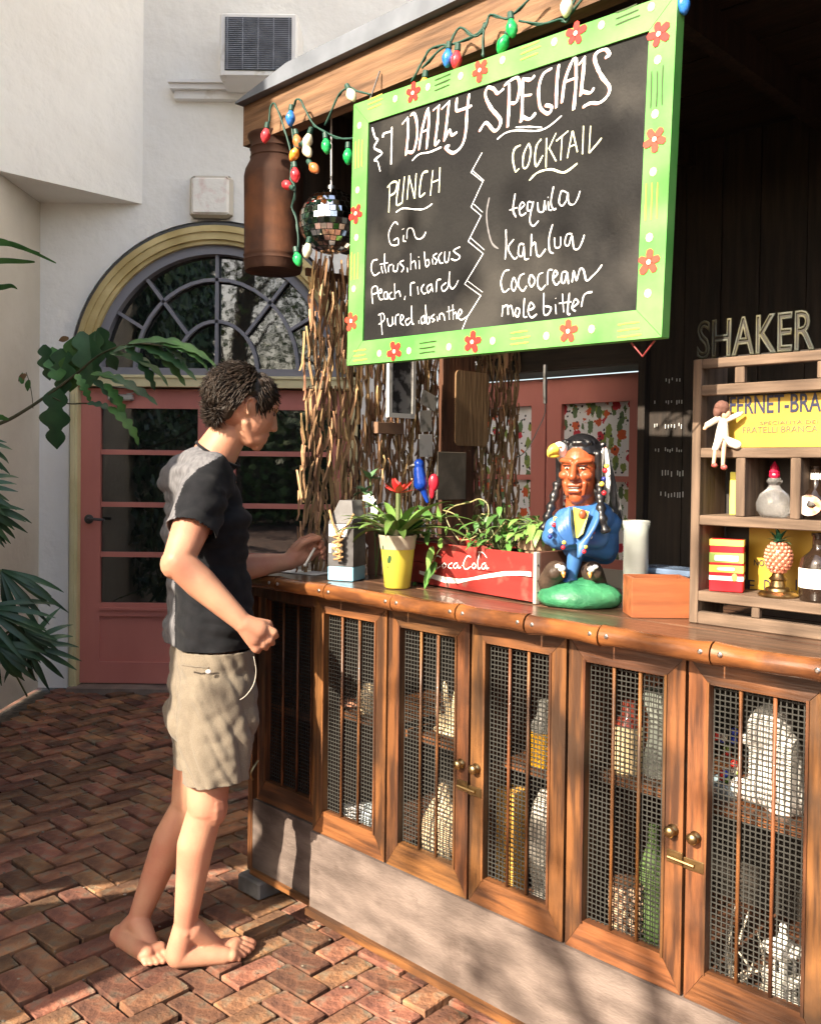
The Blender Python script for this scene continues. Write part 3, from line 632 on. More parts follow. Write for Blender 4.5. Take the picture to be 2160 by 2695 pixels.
writing('C', [[(320,1830),(300,1570)],[(270,1580),(330,1560),(345,1640),(275,1700)],[(385,1620),(400,1710),(445,1700),(450,1600)],[(450,1600),(460,1700)],[(490,1710),(490,1600),(530,1570)],[(550,1660),(590,1610),(560,1580),(545,1670),(590,1710)],[(665,1620),(615,1650),(635,1710),(690,1650)],[(690,1460),(690,1600),(700,1690),(720,1690)],[(780,1650),(785,1690)],[(845,1590),(810,1620),(820,1690),(855,1660)],[(850,1580),(862,1690)],[(865,1450),(885,1680),(920,1660),(905,1600)],[(980,1570),(935,1610),(980,1640),(950,1670)],[(1010,1600),(1020,1660)],[(1045,1640),(1045,1570),(1090,1570),(1110,1650)],[(1160,1470),(1165,1640)],[(1210,1450),(1215,1640)],[(1215,1570),(1250,1550),(1260,1630)],[(1130,1540),(1230,1510)],[(1285,1600),(1325,1540),(1295,1510),(1275,1600),(1320,1640),(1400,1590)]], .0042, chalk_w)
writing('D', [[(415,300),(390,480),(425,570)],[(350,490),(440,460)],[(470,480),(520,430),(490,400),(460,470),(480,550),(540,520)],[(600,400),(560,400),(555,490),(600,480),(620,390),(580,600),(620,670),(680,610)],[(670,400),(680,500),(735,500),(750,380)],[(750,400),(765,490)],[(790,390),(795,480),(830,490)],[(785,345),(790,343)],[(850,220),(820,400),(850,480),(880,470)],[(1000,290),(940,275),(912,400),(950,440),(1000,370),(1012,290),(1025,410),(1085,420),(1130,340),(1150,270)]], .0048, chalk_w)
writing('D', [[(310,710),(312,900),(300,1050)],[(400,820),(335,920),(400,1040),(440,1020)],[(515,880),(465,880),(450,990),(495,1010),(515,900),(522,1040),(570,1040)],[(600,760),(597,880),(590,1010)],[(600,900),(640,860),(660,990),(700,1010),(760,930)],[(840,650),(800,800),(805,950),(850,980)],[(860,800),(870,910),(925,900),(930,790)],[(1060,760),(1000,770),(980,870),(1020,890),(1060,780),(1080,920),(1130,930),(1170,860),(1200,770)]], .0050, chalk_w)
writing('D', [[(350,1170),(290,1190),(252,1310),(285,1420),(350,1380)],[(395,1250),(370,1350),(400,1410),(430,1330),(400,1250)],[(520,1210),(470,1240),(450,1340),(500,1410),(545,1350)],[(590,1220),(570,1300),(600,1360),(640,1290),(600,1220)],[(730,1200),(680,1230),(670,1340),(710,1390),(760,1340)],[(780,1340),(790,1180),(840,1170)],[(855,1260),(895,1210),(865,1180),(842,1270),(880,1340),(920,1300)],[(1000,1190),(950,1200),(940,1300),(975,1310),(1005,1200),(1020,1330)],[(1060,1310),(1080,1180),(1110,1290),(1150,1160),(1190,1170),(1225,1290),(1290,1240),(1350,1180),(1400,1110)]], .0048, chalk_w)
writing('D', [[(265,1700),(275,1570)],[(275,1600),(325,1570),(335,1680)],[(335,1600),(370,1580),(395,1700)],[(430,1600),(412,1670),(445,1700),(465,1620),(430,1600)],[(520,1490),(510,1690),(550,1700)],[(570,1630),(630,1590),(590,1540),(560,1640),(600,1710),(660,1670)],[(740,1430),(740,1660),(790,1670),(820,1600),(755,1580)],[(870,1560),(880,1670)],[(872,1490),(876,1494)],[(950,1440),(965,1650)],[(1030,1430),(1010,1650),(1040,1670)],[(910,1550),(1050,1530)],[(1075,1590),(1130,1540),(1095,1500),(1060,1600),(1100,1640)],[(1165,1590),(1190,1470),(1230,1430),(1290,1420)]], .0048, chalk_w)
# faint wiped chalk arc
writing('S', [[(1288,520),(1281,560),(1284,600),(1295,640),(1312,655)]], .006, mat('wiped_chalk', (.16, .16, .17), .9))
# painted flowers, dots and dashes on the frame
red_p = mat('red_paint', (0.50, 0.018, 0.012), 0.6); coral_p = mat('orange_red_paint', (0.50, 0.045, 0.022), 0.6); pink_p = mat('pink_paint', (0.85, 0.30, 0.38), 0.5)
lpink = mat('pale_pink_paint', (0.60, 0.38, 0.38), 0.5); dkgreen = mat('dark_green_paint', (0.025, 0.05, 0.01), 0.5); straw = mat('straw_paint', (0.45, 0.36, 0.07), 0.5)
def flower(x, y, m, r=.025, rot=0.0):
    g = G(SM); c = S3(x, y, VS-.0006)
    for k in range(5):
        a = rot+2*math.pi*k/5+random.uniform(-.12, .12); pc_ = c+Vector((math.cos(a), 0, math.sin(a)))*r*.58; d = Vector((math.cos(a), 0, math.sin(a))); s = Vector((-d.z, 0, d.x)); rl = r*random.uniform(.95, 1.12)
        pts = [c+d*rl*q_[0]+s*rl*q_[1] for q_ in ((.05, -.16), (.45, -.30), (.85, -.30), (1.02, -.06), (.92, .22), (.6, .30), (.3, .24), (.05, .15))]
        g.prism(pts, (0, -.0012, 0))
    g.mi = 1; g.prism([c+Vector((math.cos(2*math.pi*i/10)*r*.2, -.0016, math.sin(2*math.pi*i/10)*r*.2)) for i in range(10)], (0, -.0008, 0))
    g.build('painted_flower', [m, mat('cream_dot', (.8, .75, .55), .5)], sign, fix=True)
for x, y, m, r_ in ((1087, 245, red_p, .3), (1263, 185, coral_p, .9), (1515, 88, red_p, .2), (1733, 90, red_p, .6), (1722, 367, coral_p, .9), (1707, 690, coral_p, .3), (1495, 872, coral_p, 1.5), (1243, 900, red_p, 1.4), (1038, 925, red_p, .8), (937, 562, red_p, 1.0), (925, 845, coral_p, .5)):
    flower(x, y, m, .026 if x > 1000 else .027, r_)
def dot(x, y, m=None):
    g = G(SM); c = S3(x, y, VS-.0006)
    for rr, mi, dy in ((.0085, 0, 0), (.0055, 1, -.0006)):
        g.mi = mi; g.prism([c+Vector((math.cos(2*math.pi*i/8)*rr, dy, math.sin(2*math.pi*i/8)*rr*1.1)) for i in range(8)], (0, -.0006, 0))
    g.build('painted_dot', [lpink, pink_p], sign, fix=True)
for p in ((1040, 260), (1126, 229), (1212, 200), (1322, 158), (1458, 110), (1582, 66), (1713, 18), (1730, 157), (1723, 300), (1718, 452), (1708, 625), (1704, 772), (1556, 866), (1437, 884), (1296, 897), (1181, 913), (1076, 923), (998, 930), (946, 330), (941, 500), (938, 625), (931, 760)): dot(*p)
def dashes(x, y, horiz, m, L=.05):
    g = G(SM); c = S3(x, y, VS-.0004)
    for k in (-1, 0, 1):
        if horiz: a = c+Vector((-L/2, 0, k*.013)); b = c+Vector((L/2+random.uniform(-.006, .006), 0, k*.013+.001))
        else: a = c+Vector((k*.013, 0, -L/2)); b = c+Vector((k*.013+.001, 0, L/2+random.uniform(-.006, .006)))
        ribbon(g, crom([a, (a+b)/2+Vector((random.uniform(-.001, .001), 0, random.uniform(-.001, .001))), b], 4), .0042, NN, .0006)
    g.build('painted_dashes', m, sign)
for x, y, h, m in ((987, 268, 1, straw), (1165, 217, 1, dkgreen), (1395, 133, 1, straw), (1650, 38, 1, dkgreen), (1727, 232, 0, dkgreen), (1713, 530, 0, straw), (1655, 868, 1, straw), (1368, 889, 1, straw), (1124, 915, 1, dkgreen), (948, 935, 1, straw), (944, 405, 0, straw), (933, 700, 0, straw)): dashes(x, y, h, m, .055 if h else .075)
# hanging hooks + little metal diamond under the sign
for a in (.04, .96): g = G(SM); p = sq(a, 1, .02); g.cyl(p, p+Vector((0, .04, .10)), .0025, n=6); g.build('hanger', metal_dark, sign)
g = G(SM); p1, p2, p3 = S3(1660, 902, VS+.02), S3(1690, 938, VS+.02), S3(1722, 896, VS+.02); g.tube([p1, p2, p3], .0022, 6); g.build('wire_ornament', mat('dull_red_wire', (.20, .03, .03), .5), sign)

# ================================================================ milk can, mirror ball, string lights
cc = atY(721, 500, 2.985); s_ = 2400/cc.y
mc = thing('milk_can', 'rusty brown metal milk can hanging at the roof corner', 'milk can', (cc.x, cc.y, 0))
zt, zb2 = atY(721, 372, cc.y).z, atY(721, 716, cc.y).z
rust = mat('rusted_iron', (0.055, 0.024, 0.014), 0.75, spec=0.3, second=(0.030, 0.014, 0.010), scale=5, stretch=(1, 1, .5), bump=0.002, bscale=40, dirt=((0.11, 0.042, 0.018), 7, 0.52))
h = zt-zb2
g = G(); g.lathe([(.0, 0), (.090, 0), (.094, .01), (.094, .028), (.0965, .032), (.094, .036), (.0945, .045), (.0965, .05), (.094, .055), (.095, .2), (.0965, .30), (.0965, .305), (.0925, .325), (.080, .35), (.0755, .362), (.078, .366), (.0755, .372), (.0755, .388), (.079, .392), (.077, .397), (.075, .41), (.082, .425), (.086, .430), (.086, .436), (.078, .437), (.070, .40), (0, .39)], (0, 0, zb2), 40)
autosmooth(g.build('can_body', rust, mc), 50)
g = G(); g.tube([(-.07, 0, zb2+.43), (-.05, 0, zb2+.47), (0, 0, zt+.10), (.05, 0, zb2+.47), (.07, 0, zb2+.43)], .003, 6); g.build('wire', metal_dark, mc)
bc = atY(871, 584, 2.80)
mbt = thing('mirror_ball', 'silver mirror ball hanging on a wire beside the green sign', 'mirror ball', (bc.x, bc.y, bc.z))
g = G(); r0 = 83*bc.y/2400; g.sph((0, 0, 0), r0*.985, 32, 20); g.build('ball_core', metal_dark, mbt, smooth=True)
g = G(); nr = 17
for j in range(nr):
    a0, a1 = math.pi*(j+.06)/nr, math.pi*(j+.94)/nr; am = (a0+a1)/2; nc = max(4, int(2*nr*math.sin(am)))
    for i in range(nc):
        b0, b1 = 2*math.pi*(i+.05)/nc, 2*math.pi*(i+.95)/nc; bmid = (b0+b1)/2
        nv = Vector((math.sin(am)*math.cos(bmid), math.sin(am)*math.sin(bmid), math.cos(am))); nv = (nv+Vector((random.gauss(0, .035), random.gauss(0, .035), random.gauss(0, .035)))).normalized()
        ctr = nv*r0; P = []
        for a, b_ in ((a0, b0), (a1, b0), (a1, b1), (a0, b1)):
            p = Vector((math.sin(a)*math.cos(b_), math.sin(a)*math.sin(b_), math.cos(a)))*r0; p = p-nv*((p-ctr).dot(nv)); P.append(p)
        g.add(P, [(0, 1, 2, 3)])
o = g.build('mirror_tile', mat('mirror', (.85, .86, .88), .04, metal=1.0), mbt); tag(o, kind='stuff')
tp = atY(872, 268, 2.80)
g = G(); g.cyl((0, 0, r0*.95), (0, 0, r0*1.12), .012, n=12); g.build('cap', mat('steel2', (.6, .6, .6), .3, metal=1), mbt)
g = G(); g.cyl((0, 0, r0*1.1), (tp.x-bc.x, 0, tp.z-bc.z), .0028, n=6); g.build('wire', mat('grey_wire', (.45, .45, .45), .5), mbt)
wire_g = mat('green_wire', (0.016, 0.06, 0.045), 0.5)
bulbs = {'red': (.55, .02, .03), 'blue': (.01, .13, .45), 'green': (.0, .28, .06), 'orange': (.75, .22, .02), 'white': (.72, .62, .42), 'amber': (.4, .12, .03)}
sl = thing('string_lights', 'string of coloured pear-shaped bulbs draped from the roof corner along the beam', 'string lights', bw(0, -.05, 2.5))
VL = -.075
def L3(x, y, v=VL): u_, z_ = bar(x, y, v); return bw(u_, v, z_)
segs = [[(708, 325), (712, 285), (722, 272), (735, 300), (752, 350), (765, 400), (768, 430), (776, 400), (768, 330), (775, 270), (788, 262), (800, 280), (820, 320), (850, 345), (900, 365), (935, 362)],
        [(768, 430), (765, 470), (775, 490), (775, 515), (768, 545), (780, 580), (785, 640), (778, 690)], [(855, 330), (880, 275), (895, 245), (920, 230), (940, 240), (975, 248)],
        [(1082, 215), (1100, 185), (1118, 150), (1135, 128), (1165, 118), (1182, 118), (1210, 72), (1250, 96), (1278, 70), (1290, 38), (1330, 50), (1345, 42)], [(1110, 180), (1150, 138), (1178, 120), (1205, 112), (1262, 85), (1275, 60), (1270, 110), (1272, 150)],
        [(1365, 55), (1430, 62), (1475, 50), (1490, 58), (1505, 15), (1530, -30)], [(1345, 42), (1390, 0), (1420, -30)], [(1480, 55), (1530, 0), (1560, -40)]]
for s in segs:
    g = G(); pts = crom([L3(*p) for p in s], 4); g.tube(pts, .0028, 5); 
    p2 = [p+Vector((.003*math.sin(i*1.1), .003, .003*math.cos(i*1.1))) for i, p in enumerate(pts)]; g.tube(p2, .0022, 5); g.build('cable', wire_g, sl, world=True, smooth=True)
def bulb(x, y, dx, dy, c, sc=1.0, v=VL-.008):
    a = L3(x, y, v); b_ = L3(x+dx, y+dy, v); d = (b_-a).normalized(); T = d.to_track_quat('Z', 'X').to_matrix()
    g = G(); ln = .040*sc
    g.lathe([(.006*sc, 0), (.011*sc, .25*ln), (.0135*sc, .42*ln), (.0125*sc, .62*ln), (.008*sc, .85*ln), (.003*sc, ln)], a, 14, T=T)
    col3 = bulbs[c]; o = g.build('bulb', mat('bulb_'+c, col3, .12, coat=.6, spec=.8, second=tuple(min(1, k*1.5+.03) for k in col3), scale=60), sl, world=True, smooth=True); o['label'] = c+' bulb'
    g = G(); g.lathe([(.0, -.018*sc), (.0065*sc, -.016*sc), (.0075*sc, -.002), (.006*sc, .001)], a, 10, T=T); g.build('socket', wire_g, o, world=True)
for args in ((702, 338, -4, 26, 'red'), (766, 292, -2, 30, 'blue'), (815, 352, -8, 30, 'white'), (857, 366, 3, 28, 'green'), (916, 392, 0, 30, 'green'), (783, 390, -10, 20, 'orange'), (802, 385, 10, 20, 'white'),
             (780, 356, 3, 15, 'amber'), (776, 442, 2, 25, 'red'), (765, 492, -20, -10, 'red'), (818, 432, 18, 22, 'amber'), (780, 665, 6, 30, 'green'), (812, 640, -5, 30, 'white'), (918, 236, 12, 26, 'white'),
             (1118, 205, -2, 18, 'orange'), (1180, 130, -3, 30, 'blue'), (1203, 135, -3, 30, 'red'), (1344, 52, 3, 30, 'green'), (1334, 92, -14, 30, 'green'), (1493, -8, -3, 26, 'white'), (1790, -14, 6, 26, 'blue')):
    bulb(*args, sc=1.12)

# ================================================================ twig side screen
scr = thing('twig_screen', 'brown hanging screen of overlapping bark strips at the bar end', 'screen', M=BM @ Matrix.Translation((.165, .12, 1.09)))
twig_m = mat('bark_strip', (0.48, 0.30, 0.15), 0.85, second=(0.13, 0.068, 0.036), scale=6, stretch=(5, 5, .7), bump=0.002, island=0.5)
tw = []
V1 = 1.10; z_top = 2.06-1.09
for i in range(165):
    vv = V1*(i+.5)/165
    z = random.uniform(-.02, .02); 
    while z < z_top:
        ln = random.uniform(.06, .13)
        if random.random() < (.97 if vv < .50 else .80): tw.append((vv+random.gauss(0, .008), z, ln, random.uniform(.007, .0135)))
        z += ln*random.uniform(.72, 1.02)
random.shuffle(tw)
def twig(g, t_):
    vv, z, ln, wd = t_; x = random.uniform(-.010, .010); sl_ = random.uniform(-.22, .22); tilt = random.uniform(-.012, .012); flare = -.05*(1-z/z_top)*max(0, 1-vv/.3)
    P = []
    for k, (f, ww) in enumerate(((0, .35), (.2, 1), (.7, .9), (1, .25))):
        zz_ = z+ln*f; yy = vv+sl_*ln*(f-.5)+flare+.004*math.sin(k*2+vv*50); xx = x+tilt*f+.005*math.sin(f*3)
        P += [(xx-.003, yy-wd*ww/2, zz_), (xx+.002, yy, zz_), (xx-.002, yy+wd*ww/2, zz_), (xx-.007, yy, zz_)]
    fs = [(3, 2, 1, 0), (12, 13, 14, 15)]+[(r*4+i, r*4+(i+1) % 4, r*4+4+(i+1) % 4, r*4+4+i) for r in range(3) for i in range(4)]
    g.add(P, fs)
for t_ in tw[:285]:
    g = G(); twig(g, t_); g.build('bark_strip', twig_m, scr)
g = G(); [twig(g, t_) for t_ in tw[285:]]; tag(g.build('bark_strip', twig_m, scr), kind='stuff')
g = G(); g.box(.012, .035, .60, .78, 0, z_top+.05); g.build('post', dark_v, scr)
g = G(); g.box(-.012, .0, -.02, V1+.02, z_top-.005, z_top+.02); g.build('batten', dark_v, scr)
def side_item(name, label, cat, x0, y0, x1, y1, m, du=.05, th=.006, rot=0.0, mk=None):
    v0, zt_ = sideu(x0, y0, .16+du); v1, _ = sideu(x1, y1, .16+du); _, zb_2 = sideu((x0+x1)/2, y1, .16+du); _, zt_ = sideu((x0+x1)/2, y0, .16+du)
    v0, v1 = min(v0, v1), max(v0, v1); t_ = thing(name, label, cat, M=BM @ Matrix.Translation((.16+du, (v0+v1)/2, (zt_+zb_2)/2)) @ Matrix.Rotation(rot, 4, 'X'))
    hw, hh = (v1-v0)/2, (zt_-zb_2)/2
    if mk: mk(t_, hw, hh)
    else: g = G(); g.rbox(-th, 0, -hw, hw, -hh, hh, .001); g.build('panel', m, t_)
    return t_
def mk_frame(t_, hw, hh):
    g = G(); f = .016
    for a in ((-hw, hw, -hh, -hh+f), (-hw, hw, hh-f, hh), (-hw, -hw+f, -hh+f+.0005, hh-f-.0005), (hw-f, hw, -hh+f+.0005, hh-f-.0005)): g.box(-.008, .006, a[0], a[1], a[2], a[3])
    g.build('frame', mat('worn_white_frame', (.62, .62, .60), .6, dirt=((.3, .3, .28), 30, .55)), t_)
    g = G(); g.box(-.006, -.002, -hw+f, hw-f, -hh+f, hh-f); g.build('print', mat('faded_print', (.22, .22, .22), .7, second=(.02, .02, .022), scale=22, contrast=(.45, .55)), t_)
side_item('framed_print', 'narrow dark print in a worn white frame hung on the bark screen', 'framed print', 1022, 925, 1090, 1100, None, mk=mk_frame, du=.045)
card_m = mat('photo_card', (.42, .40, .35), .6, dirt=((.04, .045, .03), 22, .53))
side_item('photo_card', 'tilted pale snapshot at the top of three pinned to the post', 'card', 1108, 1034, 1150, 1074, card_m, du=.05, rot=R(-18), th=.002)
side_item('photo_card', 'middle pinned snapshot with yellowish border', 'card', 1106, 1080, 1136, 1136, card_m, du=.05, rot=R(5), th=.002)
side_item('photo_card', 'lowest pinned white card with a dark oval', 'card', 1103, 1143, 1138, 1202, mat('white_card', (.5, .49, .47), .6, dirt=((.05, .05, .05), 16, .6)), du=.05, rot=R(2), th=.002)
side_item('cutting_board', 'tan round-cornered wooden board hanging on the bark screen', 'board', 1200, 978, 1283, 1174, wood('tan_board', (.30, .19, .10), (.22, .13, .065), .5, 'z'), du=.045, th=.012,
          mk=lambda t_, hw, hh: (lambda g: (g.prism([(-.012, math.copysign(hw-.02, sy)+.02*math.cos(a)*1.0, math.copysign(hh-.02, sz)+.02*math.sin(a)) for sy, sz, a0 in ((1, 1, 0), (-1, 1, 90), (-1, -1, 180), (1, -1, 270)) for a in (R(a0), R(a0+30), R(a0+60), R(a0+90))], (.012, 0, 0)), g.build('panel', MATS['tan_board'], t_, fix=True)))(G()))
side_item('grey_board', 'rough grey-brown plank leaning against the bark screen', 'board', 1152, 1190, 1225, 1315, mat('grey_plank', (.16, .135, .105), .9, second=(.10, .085, .065), scale=9, bump=.002), du=.05)
side_item('bracket', 'short weathered wooden bracket on the bark screen', 'bracket', 994, 1112, 1062, 1142, mat('old_bracket', (.22, .13, .08), .8, second=(.12, .07, .045)), du=.04, th=.03)
# blue and red parrot ornament hanging by the post
pp = atY(1102, 1250, 3.05)
par = thing('parrot_ornament', 'small glossy blue and red parrot ornament on the post behind the red flower', 'ornament', (pp.x, pp.y, pp.z))
g = G(); g.sph((0, 0, .035), (.018, .018, .020), 14, 10); g.capsule((0, 0, .02), (.006, 0, -.03), .018, .024); g.capsule((.012, .0, -.04), (.03, .005, -.09), .014, .006); mesh_obj('body', remesh(g_w := G(Matrix.Translation(pp)), .002) if False else remesh(g, .003), mat('cobalt_gloss', (.01, .06, .42), .2, coat=.5), None)
o = bpy.data.objects['body']; o.name = 'parrot_body'; o.parent = par
g = G(); g.sph((.05, .0, -.025), (.018, .012, .030), 12, 8); g.sph((.045, 0, -.05), (.01, .008, .03), 10, 8); g.build('wing', mat('crimson_gloss', (.45, .02, .04), .3), par, smooth=True)
g = G(); g.lathe([(.008, 0), (.006, .008), (.001, .018)], (-.015, -.004, .032), 8, T=Matrix.Rotation(R(-100), 3, 'Y')); g.build('beak', mat('horn', (.1, .09, .08), .4), par)
g = G(); g.cyl((0, 0, .05), (0, 0, .12), .0015, n=5); g.build('wire', metal_dark, par)
# thin hanging bracket and cable behind the sign
ch = thing('hanging_cord', 'thin dark cord looping down from the bar roof before the pink doors', 'cord', atY(1434, 960, 3.4))
g = G(); g.tube([atY(x, y, 3.4) for x, y in ((1434, 960), (1433, 1010), (1434, 1062))], .008, 6); g.tube(crom([atY(x, y, 3.4) for x, y in ((1434, 1062), (1432, 1092), (1415, 1130), (1395, 1170), (1375, 1195), (1356, 1204))], 5), .002, 5); g.build('cord', metal_dark, ch, world=True)

# ================================================================ things on the counter
ZC = 1.0845
def on_counter(x, y):
    u_, v_ = barz(x, y, ZC); return u_, v_
def cthing(name, label, cat, x, y, rz=0.0, dv=0.0, group=None):
    q_ = atZ(x, y, ZC); dd_ = Vector((q_.x, q_.y, 0)).normalized(); q_ += dd_*dv; return thing(name, label, cat, M=Matrix.Translation((q_.x, q_.y, ZC)) @ Matrix.Rotation(BANG+rz, 4, 'Z'), group=group)
FACE = -BANG  # rotation that makes local x run along world x
# paper and pen under the hand
pt_ = cthing('paper_slip', 'white slip of paper on the counter under the customer\'s hand', 'paper', 790, 1508, rz=.2, dv=.03)
g = G(); g.rbox(-.10, .10, -.045, .045, 0, .0015, .0003); g.build('sheet', mat('paper', (.75, .75, .75), .8), pt_)
# tall caddy carton
ct = cthing('bottle_carton', 'tall black, white and sky-blue carton with a rope-tied twig at the counter end', 'carton', 912, 1528, rz=R(22), dv=.03)
g = G(); g.rbox(-.043, .043, -.043, .043, 0, .043, .002); g.build('base_band', mat('sky_blue_card', (.20, .47, .66), .55, second=(.3, .55, .7), scale=20, dirt=((.6, .68, .72), 24, .62)), ct)
g = G(); g.box(-.0425, .0425, -.0425, .0425, .0435, .175); g.hexa([(-.0425, -.0425, .1755), (.0425, -.0425, .1755), (.0425, .0425, .1755), (-.0425, .0425, .1755), (-.012, -.030, .245), (.03, -.030, .245), (.03, .035, .245), (-.012, .035, .245)])
g.build('carton_body', mat('charcoal_card', (.045, .042, .042), .35, second=(.10, .10, .105), scale=16), ct)
g = G(); g.box(-.040, .022, -.0436, -.0428, .135, .172); g.box(-.0436, -.0428, -.035, .036, .135, .172); g.build('label', mat('white_label', (.8, .8, .77), .6, dirt=((.2, .2, .2), 90, .62)), ct)
text_mesh('label_text', 'rn', .055, Matrix.Translation((-.041, -.0435, .086)) @ Matrix.Rotation(R(90), 4, 'X'), mat('white_label', (.8, .8, .77), .6), ct, extrude=.0006, offset=.0015)
rope = mat('jute_rope', (.42, .26, .12), .9, second=(.25, .15, .07), scale=120, bump=.002)
g = G(); g.tube(crom([(-.035, -.05, .215), (-.022, -.056, .18), (-.006, -.06, .15), (.004, -.062, .12), (.0, -.06, .08), (.01, -.06, .062)], 6), [.004]*31, 7); g.tube(crom([(.045, -.045, .205), (.032, -.055, .175), (.012, -.062, .148), (.002, -.064, .118), (.008, -.062, .085), (.004, -.06, .062)], 6), [.004]*31, 7)
for k in range(14): a = k/14; g.tube(crom([(.0+.018*math.cos(k*1.9), -.060-.006*math.sin(k*1.9), .145-.075*a), (.012*math.cos(k*1.9+1.5), -.066, .140-.075*a), (.016*math.cos(k*1.9+3), -.060, .136-.075*a)], 4), .0035, 6)
g.build('rope', rope, ct, smooth=True)

# leaf helpers
def blade(g, base, d, up, ln, wd, droop=.3, fold=.25, n=6, shape=None, twist=0.0):
    d = Vector(d).normalized(); up = Vector(up); s = d.cross(up).normalized(); up = s.cross(d).normalized(); p = Vector(base); P = []; ang = 0
    for i in range(n+1):
        f = i/n; ww = wd*(shape(f) if shape else math.sin(math.pi*min(1, f*.9+.08))**.7*(1-f**4*.9))*.5
        P += [p-s*ww+up*ww*fold, p, p+s*ww+up*ww*fold]
        dd = (d*math.cos(ang)-up*math.sin(ang)); p = p+dd*(ln/n); ang += droop/n*(1+f)
        if twist: s = (s+up*twist/n).normalized()
    g.add(P, [(3*i+a, 3*i+a+1, 3*i+a+4, 3*i+a+3) for i in range(n) for a in (0, 1)])
leaf_a = mat('leaf_green', (.085, .20, .045), .45, second=(.045, .12, .03), scale=14, spec=.4, island=.25)
leaf_b = mat('leaf_light_green', (.18, .33, .08), .45, second=(.08, .17, .04), scale=14, island=.25)
leaf_d = mat('leaf_deep_green', (.050, .125, .045), .4, second=(.028, .075, .032), scale=9, island=.2)
stem_m = mat('plant_stem', (.09, .12, .04), .6)
# yellow pot with bromeliad
yp = cthing('flower_pot', 'yellow metal bucket pot painted with dark green leaf shapes', 'flower pot', 1045, 1552, dv=.045)
g = G(); g.lathe([(.033, 0), (.037, .003), (.0485, .112), (.050, .113)], (0, 0, 0), 32); autosmooth(g.build('pot_wall', mat('yellow_enamel', (.52, .44, .05), .4, second=(.42, .35, .05), scale=10), yp), 50)
g = G(); g.lathe([(.050, .113), (.0535, .142), (.056, .148), (.056, .153), (.050, .153), (.047, .13), (0, .13)], (0, 0, 0), 32); autosmooth(g.build('pot_rim', mat('galvanised_rim', (.40, .36, .28), .5, second=(.28, .24, .18), scale=20), yp), 50)
g = G(); dgp = mat('painted_leaf_mark', (.02, .07, .025), .5)
for (a, z, r_, tl) in ((-118, .033, .017, .5), (-75, .085, .011, -.3), (-55, .035, .012, .2), (-100, .118, .006, 0), (-85, .062, .004, 0)):
    P = []
    for k in range(10):
        t_ = 2*math.pi*k/10; dx, dz = r_*.55*math.cos(t_), r_*1.15*math.sin(t_); dx, dz = dx*math.cos(tl)-dz*math.sin(tl), dx*math.sin(tl)+dz*math.cos(tl)
        rr = .033+(z+dz)*.139+.0015; aa = R(a)+dx/rr; P.append((rr*math.cos(aa), rr*math.sin(aa), z+dz))
    g.add(P, [tuple(range(10))])
g.build('painted_mark', dgp, yp)
br = cthing('bromeliad', 'bromeliad with long arching leaves and a red star flower in the yellow pot', 'plant', 1045, 1552, rz=FACE, dv=.045)
rnd = random.Random(3)
for k in range(32):
    a = k*2.399; el_ = .30+.9*(k/32); g = G(); ln = rnd.uniform(.15, .23)*(1.1 if k < 20 else .75)
    blade(g, (math.cos(a)*.01, math.sin(a)*.01, .145), (math.cos(a)*math.cos(el_), math.sin(a)*math.cos(el_), math.sin(el_)), (0, 0, 1), ln, .030, droop=rnd.uniform(.5, 1.2), fold=.35, n=8, shape=lambda f: (.75+.5*f)*(1-f**3)**.8)
    g.build('leaf', mat('bromeliad_leaf', (.095, .18, .04), .35, second=(.14, .25, .06), scale=4, stretch=(4, 4, 1), coat=.2, island=.2), br, smooth=True)
red_l = mat('red_bract', (.70, .02, .03), .35, second=(.85, .06, .05), scale=8)
for k in range(12):
    a = k*2.399; el_ = .15+.09*k; g = G(); blade(g, (0, 0, .272), (math.cos(a)*math.cos(el_), math.sin(a)*math.cos(el_), math.sin(el_)), (0, 0, 1), rnd.uniform(.055, .075) if k < 8 else .035, .022, droop=-.2, fold=.3, n=5)
    g.build('petal', red_l, br)
g = G(); g.cyl((0, 0, .14), (0, 0, .273), .007, n=8); g.build('stem', stem_m, br)
# crate
ca_ = [on_counter(1135, 1543), on_counter(1405, 1590)]
cu, cv = ca_[1]; du_, dv_ = ca_[1][0]-ca_[0][0], ca_[1][1]-ca_[0][1]; cl = math.hypot(du_, dv_); crz = math.atan2(dv_, du_)
crate = thing('soda_crate', 'worn red wooden Coca-Cola crate holding potted plants', 'crate', M=BM @ Matrix.Translation((ca_[0][0], ca_[0][1], ZC)) @ Matrix.Rotation(crz, 4, 'Z'))
CW = cl; x0c = -.10; red_w = mat('worn_red_paint', (.28, .022, .018), .6, second=(.18, .016, .013), scale=5, stretch=(.6, 6, 6), bump=.001, dirt=((.16, .08, .06), 22, .55)); end_w = mat('bare_crate_end', (.42, .38, .33), .8, second=(.3, .26, .22), scale=10, bump=.001)
g = G(); g.rbox(x0c, CW-.006, 0, .011, .004, .066, .0012); g.build('plank', red_w, crate)
g = G(); g.rbox(x0c, CW-.006, 0, .011, .0675, .128, .0012); g.build('plank', red_w, crate)
g = G(); g.rbox(x0c, CW-.006, .19, .201, .004, .128, .0012); g.build('plank', red_w, crate)
g = G(); g.rbox(x0c, CW-.006, .012, .189, .002, .012, .0012); g.build('bottom_board', end_w, crate)
for x in (x0c-.012, CW-.0055):
    g = G(); g.rbox(x, x+.0115, -.001, .014, 0, .134, .0015); g.build('end_strip', end_w, crate); g = G(); g.rbox(x, x+.0115, .0145, .202, 0, .134, .0015); g.build('end_board', mat('shade_tinted_crate_end', (.13, .055, .035), .8, second=(.08, .035, .025), scale=9), crate)  # end board coloured dark brown for the shade on the crate's end
g = G()
